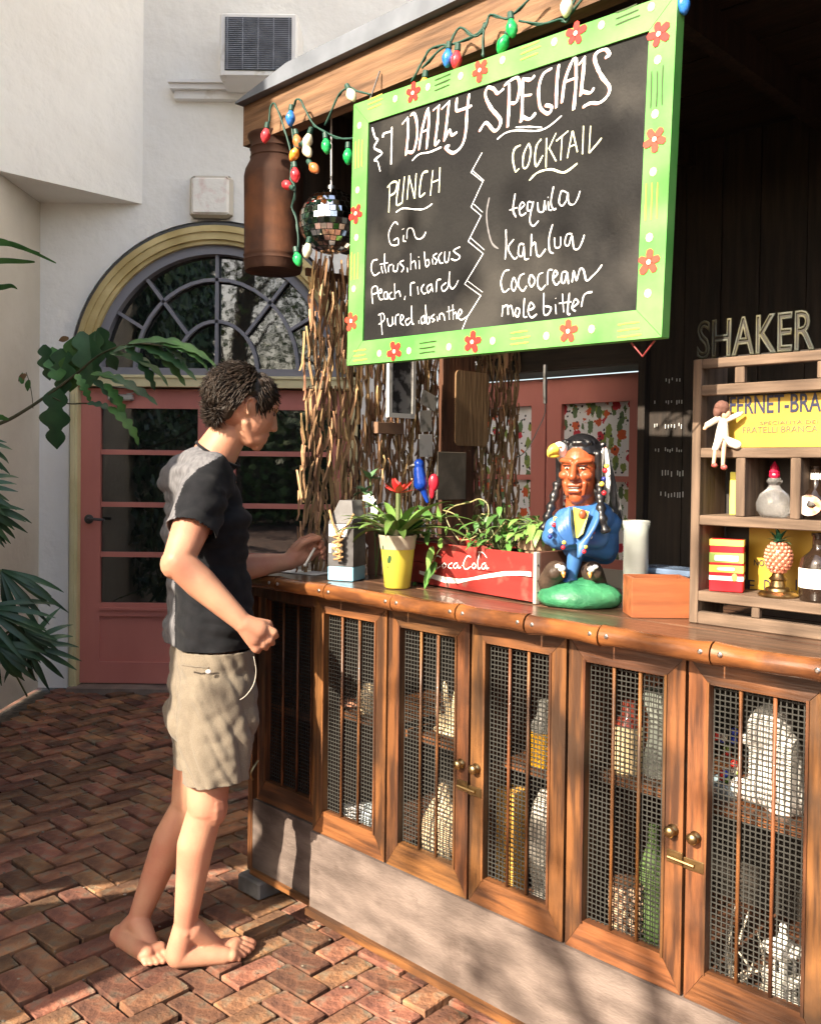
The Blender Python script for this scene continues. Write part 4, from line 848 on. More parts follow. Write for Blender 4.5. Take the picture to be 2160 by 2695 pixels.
for z in (.03, .06, .1):
    for y in (.006, .19): g.lathe([(.0, 0), (.003, 0), (.0025, .0012), (0, .0014)], (CW+.006, y, z), 7, T=Matrix.Rotation(R(90), 3, 'Y'))
g.build('nail', metal_dark, crate)
CI = (BM @ Matrix.Translation((ca_[0][0], ca_[0][1], ZC)) @ Matrix.Rotation(crz, 4, 'Z')).inverted()
def C3(cx_, cy_):   # crop coordinates of the 2.88x view onto the crate front
    x, y = 840+cx_/2.88, 1180+cy_/2.88; d = ray(x, y); Mi = CI.to_3x3(); o0 = CI @ C0; dd = Mi @ d; t_ = (-.0004-o0.y)/dd.y; return o0+dd*t_
wht = mat('cream_lettering', (.80, .76, .70), .6, dirt=((.45, .12, .08), 45, .60))
g = G()
for st, wd in (([(1150,825),(1125,815),(1098,860),(1095,900),(1118,915),(1150,895)],.0042), ([(1175,868),(1158,890),(1170,912),(1188,892),(1175,868)],.004), ([(1215,795),(1203,850),(1205,910),(1222,905)],.0042), ([(1262,870),(1238,878),(1232,905),(1250,912),(1265,885),(1268,912),(1285,905)],.0042),
               ([(1050,868),(1028,875),(1018,898),(1035,910),(1052,885),(1056,908),(1075,900)],.0042), ([(1010,868),(985,880),(980,903),(1005,908)],.004), ([(950,868),(932,888),(945,908),(962,888),(950,868)],.004), ([(925,825),(890,815),(865,860),(865,900),(890,912),(920,893)],.0042), ([(1080,888),(1092,886)],.004), ([(1205,785),(1240,790),(1270,830)],.0034)):
    ribbon(g, crom([C3(*p) for p in st], 5), wd, (0, -1, 0), .0008)
top_e = [(760,925),(850,950),(960,975),(1060,990),(1150,980),(1260,955),(1400,932),(1520,930),(1606,936)]; bot_e = [(760,950),(850,985),(960,1020),(1060,1022),(1150,1000),(1260,985),(1400,966),(1520,962),(1606,972)]
Pt = [C3(*p)-Vector((0, .0008, 0)) for p in top_e]; Pb = [C3(*p)-Vector((0, .0008, 0)) for p in bot_e]
g.add(Pt+Pb, [(i, i+1, len(Pt)+i+1, len(Pt)+i) for i in range(len(Pt)-1)])
g.build('lettering', wht, crate)
# plants in the crate
def pot(name, label, x, y, z, r, hgt, m, group=None):
    t_ = thing(name, label, 'flower pot', M=crate.matrix_world @ Matrix.Translation((x, y, z)), group=group)
    g = G(); g.lathe([(r*.72, 0), (r*.95, hgt*.8), (r*1.06, hgt*.8), (r*1.08, hgt), (r*.95, hgt), (r*.9, hgt*.9), (0, hgt*.9)], (0, 0, 0), 28); autosmooth(g.build('pot_wall', m, t_), 45); return t_
pot('flower_pot', 'dusty tan clay pot standing in the right end of the red crate', CW-.075, .10, .0125, .058, .150, mat('dusty_clay', (.33, .22, .14), .85, second=(.24, .16, .10), scale=12, bump=.001, dirt=((.45, .38, .28), 9, .62)))
pot('flower_pot', 'dark pot hidden among trailing vines in the left of the crate', CW-.22, .10, .0125, .055, .105, mat('dark_plastic', (.02, .02, .02), .5))
def heart(f): return (math.sin(math.pi*min(1, f+.06)))**.6*(1-f*.55) if f < .97 else .02
def leafy(name, label, cx_, cy_, z0, n, spread, hmin, hmax, m, lsz, seed, up=.8, group=None, trail=0):
    rn = random.Random(seed); t_ = thing(name, label, 'plant', M=crate.matrix_world @ Matrix.Translation((cx_, cy_, z0)) , group=group)
    for k in range(n):
        a = rn.uniform(0, 6.283); r_ = spread*math.sqrt(rn.random()); h_ = rn.uniform(hmin, hmax)*(1-.35*r_/spread); tip = Vector((math.cos(a)*r_, math.sin(a)*r_, h_)); b0 = Vector((rn.uniform(-.015, .015), rn.uniform(-.015, .015), 0))
        g = G(); g.tube(crom([b0, b0*.5+tip*.5+Vector((0, 0, .02)), tip], 4), .0015, 4); d = Vector((math.cos(a+rn.uniform(-.7, .7)), math.sin(a+rn.uniform(-.7, .7)), rn.uniform(-.7, .4)))
        if k == 0: g.build('stem', stem_m, t_)
        else: tag(g.build('stem', stem_m, t_))
        g = G(); blade(g, tip, d, (0, 0, 1), lsz*rn.uniform(.8, 1.3), lsz*rn.uniform(.45, .62), droop=rn.uniform(.2, .9), fold=.25, n=6, shape=heart); g.build('leaf', m, t_, smooth=True)
    for k in range(trail):
        pass
    return t_
leafy('leafy_plant', 'bushy light green plant in the clay pot at the crate end', CW-.075, .10, .15, 75, .095, .015, .085, leaf_b, .050, 5)
vine = leafy('vine_plant', 'trailing vine plant with arching stems in the middle of the crate', CW-.22, .09, .10, 70, .12, .03, .15, leaf_a, .044, 9)
wv = [[(1000,700),(930,600),(900,500),(960,440),(1080,410),(1150,385),(1210,420),(1220,500),(1190,560)], [(1010,720),(1060,640),(1030,580),(960,500),(880,470)], [(1180,720),(1160,640),(1130,560),(1170,500),(1215,520)], [(990,700),(1080,690),(1170,640),(1240,600)], [(1200,720),(1260,660),(1310,600),(1350,560)]]
for s in wv:
    P = [C3(*p)+Vector((0, .03, 0)) for p in s]; Mv = (WM[vine.name].inverted() @ crate.matrix_world); P = [Mv @ p for p in P]; g = G(); g.tube(crom(P, 6), .0018, 5); g.build('stem', mat('pale_stem', (.28, .26, .12), .6), vine)
    for i in range(1, len(P)):
        g = G(); blade(g, P[i], (random.uniform(-1, 1), random.uniform(-1, .2), random.uniform(-.8, .2)), (0, 0, 1), random.uniform(.028, .042), .02, droop=.5, n=5, shape=heart); g.build('leaf', leaf_a, vine, smooth=True)
# hanging leaves over the crate's left front
for (x, y, sx, m, dx_, dz_) in ((900,740,.062,leaf_b,.2,-.9),(880,900,.055,leaf_a,.15,-1),(930,860,.05,leaf_a,-.3,-1),(720,900,.050,leaf_d,.0,-1),(690,880,.055,leaf_d,-.25,-1),(640,900,.045,leaf_d,-.2,-1),(770,1010,.035,leaf_a,.1,-1),(800,650,.06,leaf_a,-.6,-.3),(860,620,.06,leaf_a,.5,-.4),(760,600,.07,leaf_a,-.7,.0),(830,560,.05,leaf_a,-.9,-.1),(900,540,.05,leaf_a,-.5,.6),(950,690,.045,leaf_b,.7,-.3),(720,720,.045,leaf_d,.1,-1),(960,560,.05,leaf_b,.3,.7),(1000,640,.04,leaf_b,.6,.3),(700,640,.05,leaf_d,-.8,-.2)):
    P = (WM[vine.name].inverted() @ crate.matrix_world) @ (C3(x, y)+Vector((0, -.022, 0))); g = G(); blade(g, P, (dx_, -.25, dz_), (0, -1, .15), sx*1.25, sx*.72, droop=-.3, fold=.2, n=7, shape=heart); g.build('leaf', m, vine, smooth=True)
g = G(); Mv = (WM[vine.name].inverted() @ crate.matrix_world)
for s in ([(980,700),(900,690),(800,720),(720,700),(700,830),(690,960)], [(990,720),(930,800),(900,880)], [(980,690),(860,590),(760,520)]): g.tube(crom([Mv @ (C3(*p)+Vector((0, -.020, 0))) for p in s], 6), .0017, 5)
g.build('stem', stem_m, vine, smooth=True)
# succulent + white blossoms behind the carton
su = cthing('succulent', 'grey-green rosette plant with white blossoms behind the carton', 'plant', 975, 1530, rz=FACE, dv=.12)
gg = mat('grey_green_leaf', (.11, .20, .10), .5, second=(.07, .15, .07), scale=12, island=.2)
def SU(x, y): s_2 = 2400/ (su.matrix_world.translation.y); return Vector(((x-975)/s_2, 0, (1530-y)/s_2-.02))
for k in range(34):
    a = k*2.399; cxx, cyy = [(970, 1255), (985, 1330), (955, 1290), (1000, 1400)][k % 4]; el_ = rnd.uniform(-.2, 1.1); g = G(); blade(g, SU(cxx, cyy), (math.cos(a)*math.cos(el_), math.sin(a)*math.cos(el_), math.sin(el_)), (0, 0, 1), rnd.uniform(.035, .06), .024, droop=.5, fold=.2, n=5); g.build('leaf', gg, su, smooth=True)
g = G(); g.tube([SU(990, 1530), SU(985, 1400), SU(970, 1250)], .003, 6); g.tube([SU(990, 1500), SU(1000, 1400), SU(955, 1290)], .003, 6); g.build('stem', stem_m, su)
wp_ = mat('white_petal', (.8, .8, .76), .5)
for (x, y) in ((975, 1310), (985, 1335), (972, 1355), (965, 1305)):
    g = G()
    for k in range(5): a = k*1.257; blade(g, SU(x, y)+Vector((0, -.035, 0)), (math.cos(a), -.3, math.sin(a)*.7), (0, -1, 0), .017, .015, droop=.2, n=3)
    g.build('blossom', wp_, su)
# brown rounded thing behind: wooden handle
wh = cthing('wooden_paddle', 'round-topped dark wooden paddle standing behind the yellow pot', 'paddle', 985, 1530, rz=FACE, dv=.16)
g = G(); g.box(-.022, .022, 0, .012, 0, .10); g.lathe([(0, 0), (.032, .001), (.034, .006), (.032, .012), (0, .013)], (0, 0.012, .12), 20, T=Matrix.Rotation(R(90), 3, 'X')); g.build('paddle', mat('red_brown_wood', (.20, .085, .05), .5, second=(.12, .05, .03)), wh)
# glass cylinder, tray, wooden box
gcy = cthing('glass_cylinder', 'tall frosted glass cylinder vase behind the wooden box', 'vase', 1670, 1612, dv=.05)
glass_c = mat('pale_glass', (.86, .88, .86), .12, trans=.65, ior=1.4, second=(.62, .66, .62), scale=8)
g = G(); g.lathe([(.0, .002), (.027, .0), (.031, .006), (.031, .20), (.034, .212), (.034, .222), (.030, .222), (.028, .205), (.028, .01), (0, .009)], (0, 0, 0), 28); g.build('vase_wall', glass_c, gcy, smooth=True)
u_, z_ = bar(1765, 1500, .32)
tr = thing('blue_tray', 'dark blue glass tray behind the orange wooden box', 'tray', M=BM @ Matrix.Translation((u_, .32, 1.0845)))
g = G(); g.rbox(-.075, .075, -.045, .045, 0, .085, .006); autosmooth(g.build('tray_wall', mat('blue_glass', (.03, .05, .12), .15, coat=.5), tr)); 
g = G(); g.rbox(-.078, .078, -.048, .048, .086, .102, .004); g.build('rim', mat('steel_blue', (.12, .17, .26), .25), tr)
wb = cthing('wooden_box', 'small open orange-brown wooden box beside the shelf rack', 'box', 1738, 1628, rz=FACE+R(0), dv=.005)
s_b = 2400/wb.matrix_world.translation.y; bwid = (1815-1660)/s_b; bh = (1625-1520)/s_b; wm_ = mat('orange_cedar', (.30, .095, .035), .5, second=(.19, .058, .022), scale=7, stretch=(.7, 6, 6), bump=.001, dirt=((.3, .09, .03), 20, .66))
for (a0, a1, b0, b1) in ((-bwid/2, bwid/2, 0, .008), (-bwid/2, bwid/2, .082, .09), (-bwid/2, -bwid/2+.008, .0085, .0815), (bwid/2-.008, bwid/2, .0085, .0815)):
    g = G(); g.rbox(a0, a1, b0, b1, 0, bh, .001); g.build('side', wm_, wb)
g = G(); g.box(-bwid/2+.008, bwid/2-.008, .008, .082, 0, .006); g.build('bottom', wm_, wb)

# ================================================================ bust statue
bsx, bsy = 1525, 1606
bt = cthing('bust_statue', 'painted bust of a man in blue cloak and eagle headdress on a green mound', 'statue', bsx, bsy, rz=FACE, dv=.085)
s_b = 2400/bt.matrix_world.translation.y; K = 1/s_b
def B3(x, y, d=0.0): return Vector(((x-bsx)*K, d, (1596-y)*K))
def br_(px): return px*K
skin_t = mat('terracotta_skin', (.36, .085, .03), .4, second=(.27, .058, .02), scale=9, coat=.25); blackp = mat('black_gloss', (.010, .010, .012), .35, coat=.4, bump=.002, bscale=60); whitep = mat('white_gloss', (.8, .8, .78), .4)
bluep = mat('blue_gloss_cloak', (.05, .16, .38), .4, second=(.03, .10, .28), scale=7, coat=.2); yelp = mat('yellow_gloss', (.75, .58, .08), .4); moss = mat('green_mound_paint', (.06, .28, .13), .5, second=(.015, .12, .055), scale=10, bump=.006, bscale=40, coat=.2)
brp = mat('brown_feather_paint', (.07, .045, .03), .5, second=(.03, .02, .015), scale=30, bump=.003, bscale=60); greyf = mat('grey_feather_paint', (.16, .16, .16), .5, second=(.06, .06, .06), scale=12, stretch=(1, 1, .4)); orp = mat('orange_eye_paint', (.6, .2, .04), .4)
g = G(); g.sph((0, .0, .022), (br_(112), .085, .042), 28, 14); g.sph((.01, 0, .04), (br_(70), .06, .03), 20, 10); g.v = [p+Vector((0, 0, .006*noise.noise(p*45))) for p in g.v]; g.v = [Vector((p.x, p.y, max(p.z, 0))) for p in g.v]; g.build('mound', moss, bt, smooth=True)
# head
Fd = Vector((-.42, -.9, 0)).normalized(); Rt = Vector((-Fd.y, Fd.x, 0))
hc = B3(1520, 1245, .0)
def Hd(r_, f, z): return hc+Rt*r_+Fd*f+Vector((0, 0, z))
Th = Matrix((Rt, Fd, Vector((0, 0, 1)))).transposed()
g = G(); g.sph(Hd(0, 0, .015), (.048, .058, .066), 24, 16, Th); g.sph(Hd(0, .012, -.025), (.042, .048, .055), 20, 14, Th); g.sph(Hd(0, .030, -.062), (.022, .022, .020), 14, 10, Th)
g.capsule(Hd(0, .060, .018), Hd(0, .074, -.012), .007, .0105); g.sph(Hd(.009, .066, -.014), .007); g.sph(Hd(-.009, .066, -.014), .007)
g.capsule(Hd(-.036, .043, .030), Hd(-.008, .058, .026), .007, .007); g.capsule(Hd(.036, .043, .030), Hd(.008, .058, .026), .007, .007)
for s in (-1, 1): g.sph(Hd(s*.027, .042, -.008), (.017, .015, .013), 12, 8, Th); g.sph(Hd(s*.047, .0, -.005), (.006, .014, .022), 10, 8, Th)
g.capsule(Hd(-.014, .057, -.032), Hd(.014, .057, -.032), .0055, .0055); g.capsule(Hd(-.012, .056, -.047), Hd(.012, .056, -.047), .006, .006); g.capsule(Hd(-.025, .048, -.028), Hd(-.020, .046, -.055), .006, .006); g.capsule(Hd(.025, .048, -.028), Hd(.020, .046, -.055), .006, .006)
g.capsule(Hd(0, -.005, -.03), Hd(0, -.01, -.115), .034, .040)
me = remesh(g, .0022, 2); me2 = me; o = mesh_obj('face', me2, skin_t); o.parent = bt
g = G()
for s in (-1, 1): g.sph(Hd(s*.019, .0525, .010), (.007, .004, .0028), 10, 8, Th)
g.build('eye', mat('statue_eye', (.7, .55, .45), .3), bt, smooth=True)
g = G()
for s in (-1, 1): g.sph(Hd(s*.019, .0560, .0095), (.0026, .002, .0026), 8, 6, Th); g.capsule(Hd(s*.030, .050, .0165), Hd(s*.009, .060, .016), .0016, .0012, 6)
g.capsule(Hd(-.012, .0600, -.0395), Hd(.012, .0600, -.0395), .0018, .0018, 8)
g.build('eyeline', blackp, bt)
g = G(); g.capsule(Hd(-.012, .0615, -.0335), Hd(.012, .0615, -.0335), .003, .003, 6); g.build('lips', skin_t, bt)
g = G()
rn = random.Random(4)
g.sph(Hd(0, -.014, .038), (.058, .060, .062), 20, 12, Th)
for k in range(40):
    a = rn.uniform(-2.6, 2.6); p = Hd(.050*math.sin(a)*rn.uniform(.6, 1), -.012+.050*math.cos(a)*rn.uniform(.5, 1.0), .062+rn.uniform(-.01, .016)); g.capsule(p, p+Vector((rn.uniform(-.012, .012), rn.uniform(-.012, .012), rn.uniform(-.006, .01))), .009, .007, 8)
for s in (-1, 1): g.capsule(Hd(s*.049, .018, .045), Hd(s*.050, .008, -.03), .011, .010)
me = remesh(g, .0025, 1); o = mesh_obj('hair', me, blackp); o.parent = bt
# carve away hair in front of face: simple push-back
for v in o.data.vertices:
    l = v.co-hc; f = l.dot(Fd); z = l.z
    if z < .045 and f > .025 and abs(l.dot(Rt)) < .043: v.co -= Fd*(f-.0)*1.2
for s, ln in ((-1, 1), (1, 1)):
    g = G(); pts = crom([Hd(s*.054, .012, -.028), Hd(s*.060, .028, -.07), Hd(s*.068, .045, -.11), Hd(s*.080, .045, -.15)], 6); rr = [.011+.003*math.sin(i*1.6) for i in range(len(pts))]; g.tube(pts, rr, 10); g.build('braid', blackp, bt, smooth=True)
# eagle headdress
g = G(); pc1, pc2, pc3 = B3(1474, 1192, -.0), B3(1462, 1184, -.02), B3(1446, 1187, -.03); g.capsule(pc1, pc2, .020, .018); g.capsule(pc2, pc3, .017, .011); g.capsule(B3(1478, 1215, .0), B3(1470, 1200, -.01), .013, .016)
me = remesh(g, .0025, 2); o = mesh_obj('eagle_head', me, whitep); o.parent = bt
g = G(); g.tube(crom([B3(1450, 1185, -.032), B3(1440, 1189, -.036), B3(1432, 1198, -.037), B3(1430, 1207, -.036)], 5), [.0145, .0145, .014, .0135, .013, .012, .011, .010, .009, .008, .006, .0045, .003, .002, .001, .0005], 10); g.sph(B3(1445, 1203, -.03), (.016, .008, .006), 10, 6); g.build('beak', yelp, bt, smooth=True)
g = G(); g.sph(B3(1461, 1180, -.038), .0035, 8, 6); g.build('eagle_eye', orp, bt)
# feathers down the right side
for k, (x0, y0, x1, y1, d, m, wd) in enumerate(((1573, 1180, 1560, 1290, -.035, whitep, .017), (1580, 1180, 1592, 1300, -.03, whitep, .015), (1590, 1200, 1612, 1340, -.005, greyf, .022), (1598, 1215, 1632, 1370, .01, greyf, .022), (1600, 1230, 1622, 1385, .02, greyf, .024), (1585, 1200, 1600, 1330, .01, whitep, .016), (1605, 1260, 1640, 1380, .0, greyf, .014))):
    a, b_ = B3(x0, y0, d), B3(x1, y1, d+.01); T = ((b_-a).normalized()).to_track_quat('Z', 'Y').to_matrix(); g = G(); g.sph((a+b_)/2, (wd*.62, .0042, (b_-a).length/2), 12, 12, T); g.build('feather', m, bt, smooth=True)
# band of beads beside the face and on the cloak
bcol = [yelp, mat('bead_red', (.6, .02, .03), .3), whitep, mat('bead_navy', (.02, .03, .18), .3)]
def beads(pts, d, r_=.0055):
    for k, (x, y) in enumerate(pts):
        g = G(); g.sph(B3(x, y, d[0]+(d[1]-d[0])*k/max(1, len(pts)-1)), r_, 8, 6); g.build('bead', bcol[k % 4], bt, smooth=True)
beads([(1578, 1228), (1574, 1240), (1582, 1250), (1571, 1262), (1566, 1275), (1572, 1298)], (-.055, -.055), .0065)
# shoulders and cloak
g = G(); g.capsule(B3(1458, 1395, -.01), B3(1600, 1382, .02), .026, .034); g.capsule(B3(1482, 1372, -.03), B3(1570, 1362, .0), .034, .040); g.capsule(B3(1488, 1412, -.045), B3(1560, 1412, -.025), .030, .034); g.capsule(B3(1530, 1430, -.015), B3(1590, 1448, .02), .030, .032); g.capsule(B3(1602, 1392, .02), B3(1612, 1450, .03), .026, .020); g.capsule(B3(1590, 1372, .0), B3(1628, 1376, .02), .022, .010)
g.capsule(B3(1462, 1418, -.01), B3(1590, 1428, .02), .030, .034); g.capsule(B3(1450, 1385, -.02), B3(1445, 1415, -.01), .022, .024); g.capsule(B3(1520, 1440, .03), B3(1600, 1462, .045), .04, .03); g.capsule(B3(1515, 1440, 0), B3(1500, 1530, 0), .024, .013); g.sph(B3(1500, 1540, 0), (.026, .02, .018), 12, 8)
for k in range(7):  # folds
    t_ = k/6; g.tube(crom([B3(1560-8*k+38*t_, 1325+8*k, -.045+.01*t_), B3(1552-7*k, 1365+9*k, -.075), B3(1530-4*k, 1405+9*k, -.086), B3(1505, 1432+3*k, -.080)], 5), .0065, 8)
for k in range(4): g.tube(crom([B3(1483-10*k, 1335+10*k, -.055), B3(1480-8*k, 1380+6*k, -.078), B3(1490-3*k, 1430, -.078)], 5), .0065, 8)
me = remesh(g, .003, 2); o = mesh_obj('cloak', me, bluep); o.parent = bt
g = G(); g.prism([B3(1492, 1335, -.078), B3(1530, 1345, -.078), B3(1512, 1400, -.092), B3(1498, 1412, -.092)], (0, .02, 0)); g.build('shirt', yelp, bt, fix=True)
g = G(); g.sph(B3(1512, 1352, -.082), (.010, .008, .012)); g.build('neck_pendant', skin_t, bt, smooth=True)
beads([(1570, 1335), (1563, 1348), (1556, 1360), (1550, 1372), (1544, 1385), (1540, 1397), (1533, 1409), (1526, 1421), (1520, 1434), (1516, 1446)], (-.062, -.092))
beads([(1473, 1376), (1474, 1388), (1471, 1402), (1470, 1413), (1467, 1424), (1464, 1437)], (-.072, -.084))
beads([(1449, 1366), (1446, 1382), (1438, 1398), (1436, 1412)], (-.05, -.05), .006)
# pair of small eagles at the foot
for (x, y, s) in ((1465, 1500, -1), (1545, 1500, 1)):
    g = G(); g.capsule(B3(x+s*8, y+6, -.015), B3(x+s*24, y+36, .005), .028, .026); g.capsule(B3(x, y-8, -.04), B3(x+s*12, y+6, -.03), .015, .020); g.capsule(B3(x+s*28, y+35, 0), B3(x+s*40, y+58, .01), .014, .006)
    me = remesh(g, .0028, 1); o = mesh_obj('eagle_body', me, brp); o.parent = bt
    g = G(); g.sph(B3(x-s*2, y-6, -.050), (.010, .009, .009)); g.sph(B3(x+s*8, y-12, -.052), (.008, .006, .006)); g.build('eagle_face', whitep, bt, smooth=True)
    g = G(); g.lathe([(.006, 0), (.005, .006), (.0012, .014)], B3(x-s*6, y+4, -.052), 8, T=Matrix.Rotation(R(150), 3, 'X')); g.build('eagle_beak', orp, bt)

# ================================================================ shelf rack on the counter and what stands in it
RV = .15
rk = thing('shelf_rack', 'weathered grey-brown wooden crate rack used as shelves on the counter', 'shelf', M=BM @ Matrix.Translation((1.497, RV, 1.0845)))
RI = (BM @ Matrix.Translation((1.497, RV, 1.0845))).inverted()
RL = 1.0; RH = .60; RD = .13
def rb(nm, x0, x1, z0, z1, m, y0=0.0, y1=RD): g = G(); g.rbox(x0, x1, y0, y1, z0, z1, .0018); return g.build(nm, m, rk)
rb('upright', 0, .021, 0, RH, grey_wood_v); rb('slat', .0215, RL, RH-.022, RH, grey_wood, 0, .02); rb('slat', .0215, RL, .517, .541, grey_wood, 0, .02)
for x in (.098, .275, .47): rb('spacer', x, x+.022, .5415, RH-.0225, grey_wood_v, .002, .018)
rb('shelf', .0215, RL, .377, .399, grey_wood); rb('shelf', .0215, RL, .225, .247, grey_wood); rb('shelf', .0215, RL, .052, .075, grey_wood); rb('slat', .0215, RL, .0, .028, grey_wood, 0, .02)
for x in (.145, .36): rb('spacer', x, x+.018, .0285, .0515, grey_wood_v, .002, .018)
for x in (.105, .225, .36, .50): rb('divider', x, x+.021, .2475, .3765, grey_wood_v)
rb('backing', .022, RL, .03, .515, mat('grey_backing', (.055, .048, .042), .8, second=(.035, .03, .027), scale=6), RD+.001, RD+.008)
def T3(x, y, v=0.0):  # pixel onto a plane of the rack at depth v
    u_, z_ = bar(x, y, RV+v); return Vector((u_-1.497, v, z_-1.0845))
ylw = mat('yellow_signboard', (.50, .33, .035), .5, second=(.42, .26, .03), scale=3, dirt=((.45, .30, .05), 9, .64))
sgn = thing('advert_sign', 'yellow enamel Fernet-Branca sign standing in the top shelf opening', 'sign', M=BM @ Matrix.Translation((1.497, RV+.03, 1.0845)))
def Q(x, y, v=.03): p = T3(x, y, v); p.y = 0; return p
pA = Q(1918, 1030); g = G(); g.rbox(pA.x, RL-.03, 0, .006, .400, .515, .001); g.build('plate', ylw, sgn)
navy = mat('navy_print', (.012, .015, .05), .5); 
def on_plate(s, x, y, xe, hpx, m, off=.0, v=.03, parent=None, y_off=-.0012):
    a = Q(x, y, v); b_ = Q(xe, y, v); cu_ = s
    o = text_mesh('lettering', s, 1.0, Matrix(), m, None, extrude=.0004, offset=off)
    ws = max(v_.co.x for v_ in o.data.vertices); hs_ = max(v_.co.y for v_ in o.data.vertices)
    hgt = abs(Q(x, y, v).z-Q(x, y-hpx, v).z); sx = (b_.x-a.x)/ws; sy = hgt/hs_
    o.data.transform(Matrix.Translation((a.x, y_off, a.z)) @ Matrix.Rotation(R(90), 4, 'X') @ Matrix.Diagonal((sx, sy, 1, 1))); o.parent = parent or sgn; return o
on_plate('FERNET-BRANCA', 1917, 1090, 2262, 46, navy, off=.012)
on_plate('SPECIALITÀ DEI', 1998, 1118, 2150, 11, mat('grey_print', (.12, .10, .06), .6)); on_plate('FRATELLI BRANCA · MILANO', 1952, 1140, 2270, 16, MATS['grey_print'])
# shaker letters
sk = thing('letter_sign', 'dull outlined SHAKER lettering standing above the rack', 'sign', M=BM @ Matrix.Translation((1.497, RV+.02, 1.0845+RH)))
o = text_mesh('lettering', 'SHAKER BAR', .118, Matrix(), mat('olive_outline', (.060, .053, .022), .6, second=(.035, .042, .036), scale=30), sk, outline=.0030)
a_, b2 = T3(1832, 926, .02), T3(2126, 898, .02)
ws = [v_.co.x for v_ in o.data.vertices]; k_ = (b2.x-a_.x)/(max(ws)*.60); o.data.transform(Matrix.Translation((a_.x, 0, .006)) @ Matrix.Rotation(R(90), 4, 'X') @ Matrix.Diagonal((k_, 1.0, 1, 1)))
o = text_mesh('letter_face', 'SHAKER BAR', .118, Matrix(), mat('letter_black', (.02, .017, .012), .6), sk, extrude=.002); o.data.transform(Matrix.Translation((a_.x, .003, .006)) @ Matrix.Rotation(R(90), 4, 'X') @ Matrix.Diagonal((k_, 1.0, 1, 1)))
g = G(); g.box(0, RL, .005, .03, .0, .006); g.build('base_strip', black_wood_h, sk)
# second yellow board behind lower shelves
ys = thing('advert_sign', 'large yellow signboard standing behind the two lower shelves', 'sign', M=BM @ Matrix.Translation((1.497, RV+.118, 1.0845)))
g = G(); g.rbox(.085, RL-.02, 0, .006, .076, .224, .001); g.build('plate', ylw, ys); g = G(); g.rbox(.085, .104, 0, .006, .248, .376, .001); g.build('plate', ylw, ys); g = G(); g.rbox(.36, .48, 0, .006, .248, .376, .001); g.build('plate', ylw, ys)
on_plate('NO', 1982, 1488, 2010, 16, navy, v=.118, parent=ys); on_plate('E', 1965, 1553, 1985, 28, navy, v=.118, parent=ys); on_plate('D', 2008, 1553, 2026, 28, navy, v=.118, parent=ys); on_plate('I', 2090, 1553, 2096, 28, navy, v=.118, parent=ys)
def rthing(name, label, cat, x, y, v, z, rz=0.0):
    u_, _ = bar(x, y, RV+v); return thing(name, label, cat, M=BM @ Matrix.Translation((u_, RV+v, 1.0845+z)) @ Matrix.Rotation(rz, 4, 'Z'))
# tin
tin = rthing('spice_tin', 'red, yellow and white striped spice tin on the bottom shelf', 'tin', 1911, 1580, .045, .0755, rz=.35)
g = G(); g.rbox(-.036, .036, -.024, .024, 0, .118, .002); autosmooth(g.build('tin_wall', mat('tin_red', (.70, .02, .03), .3), tin))
for (z0, z1, m) in ((.104, .1175, mat('tin_yellow', (.75, .65, .12), .35)), (.066, .088, mat('tin_green', (.30, .42, .10), .35)), (.044, .060, MATS['tin_yellow']), (.026, .036, whitep)):
    g = G(); g.box(-.0366, .0366, -.0246, .0246, z0, z1); g.build('band', m, tin)
g = G(); g.rbox(-.026, .026, -.0258, -.0247, .070, .083, .002); g.rbox(-.02, .018, -.0256, -.0247, .0485, .056, .002); g.build('name_panel', mat('tin_white', (.8, .75, .75), .4, dirt=((.6, .05, .1), 60, .58)), tin)
g = G(); g.sph((.018, -.026, .034), (.006, .001, .0085)); g.build('emblem', MATS['tin_yellow'], tin)
# pineapple lamp
pl = rthing('pineapple_ornament', 'copper pineapple ornament with green crown on a brass foot', 'ornament', 2045, 1585, .045, .0755)
g = G(); g.lathe([(0, 0), (.040, 0), (.042, .004), (.036, .010), (.026, .013), (.025, .018), (.017, .022), (.015, .034), (.020, .038), (.014, .044), (.010, .056), (0, .056)], (0, 0, 0), 28); autosmooth(g.build('foot', brass, pl), 50)
g = G(); copper = mat('copper_pink', (.62, .26, .17), .3, metal=.6)
g.sph((0, 0, .085), (.026, .026, .034), 20, 12); g.build('fruit', copper, pl, smooth=True)
g = G()
for j in range(9):
    zf = -.85+1.7*j/8; rr = math.sqrt(1-zf*zf)
    for i in range(12):
        a = 2*math.pi*(i+.5*(j % 2))/12; g.sph((.026*rr*math.cos(a), .026*rr*math.sin(a), .085+.034*zf), .0052, 6, 4)
g.build('scales', copper, pl)
for k in range(16):
    a = k*2.399; el_ = .2+.08*k; g = G(); blade(g, (0, 0, .116), (math.cos(a)*math.cos(el_), math.sin(a)*math.cos(el_), math.sin(el_)), (0, 0, 1), .030+.008*(k > 8), .011, droop=.6, fold=.4, n=4); g.build('crown_leaf', mat('patina_green', (.03, .14, .08), .4), pl)
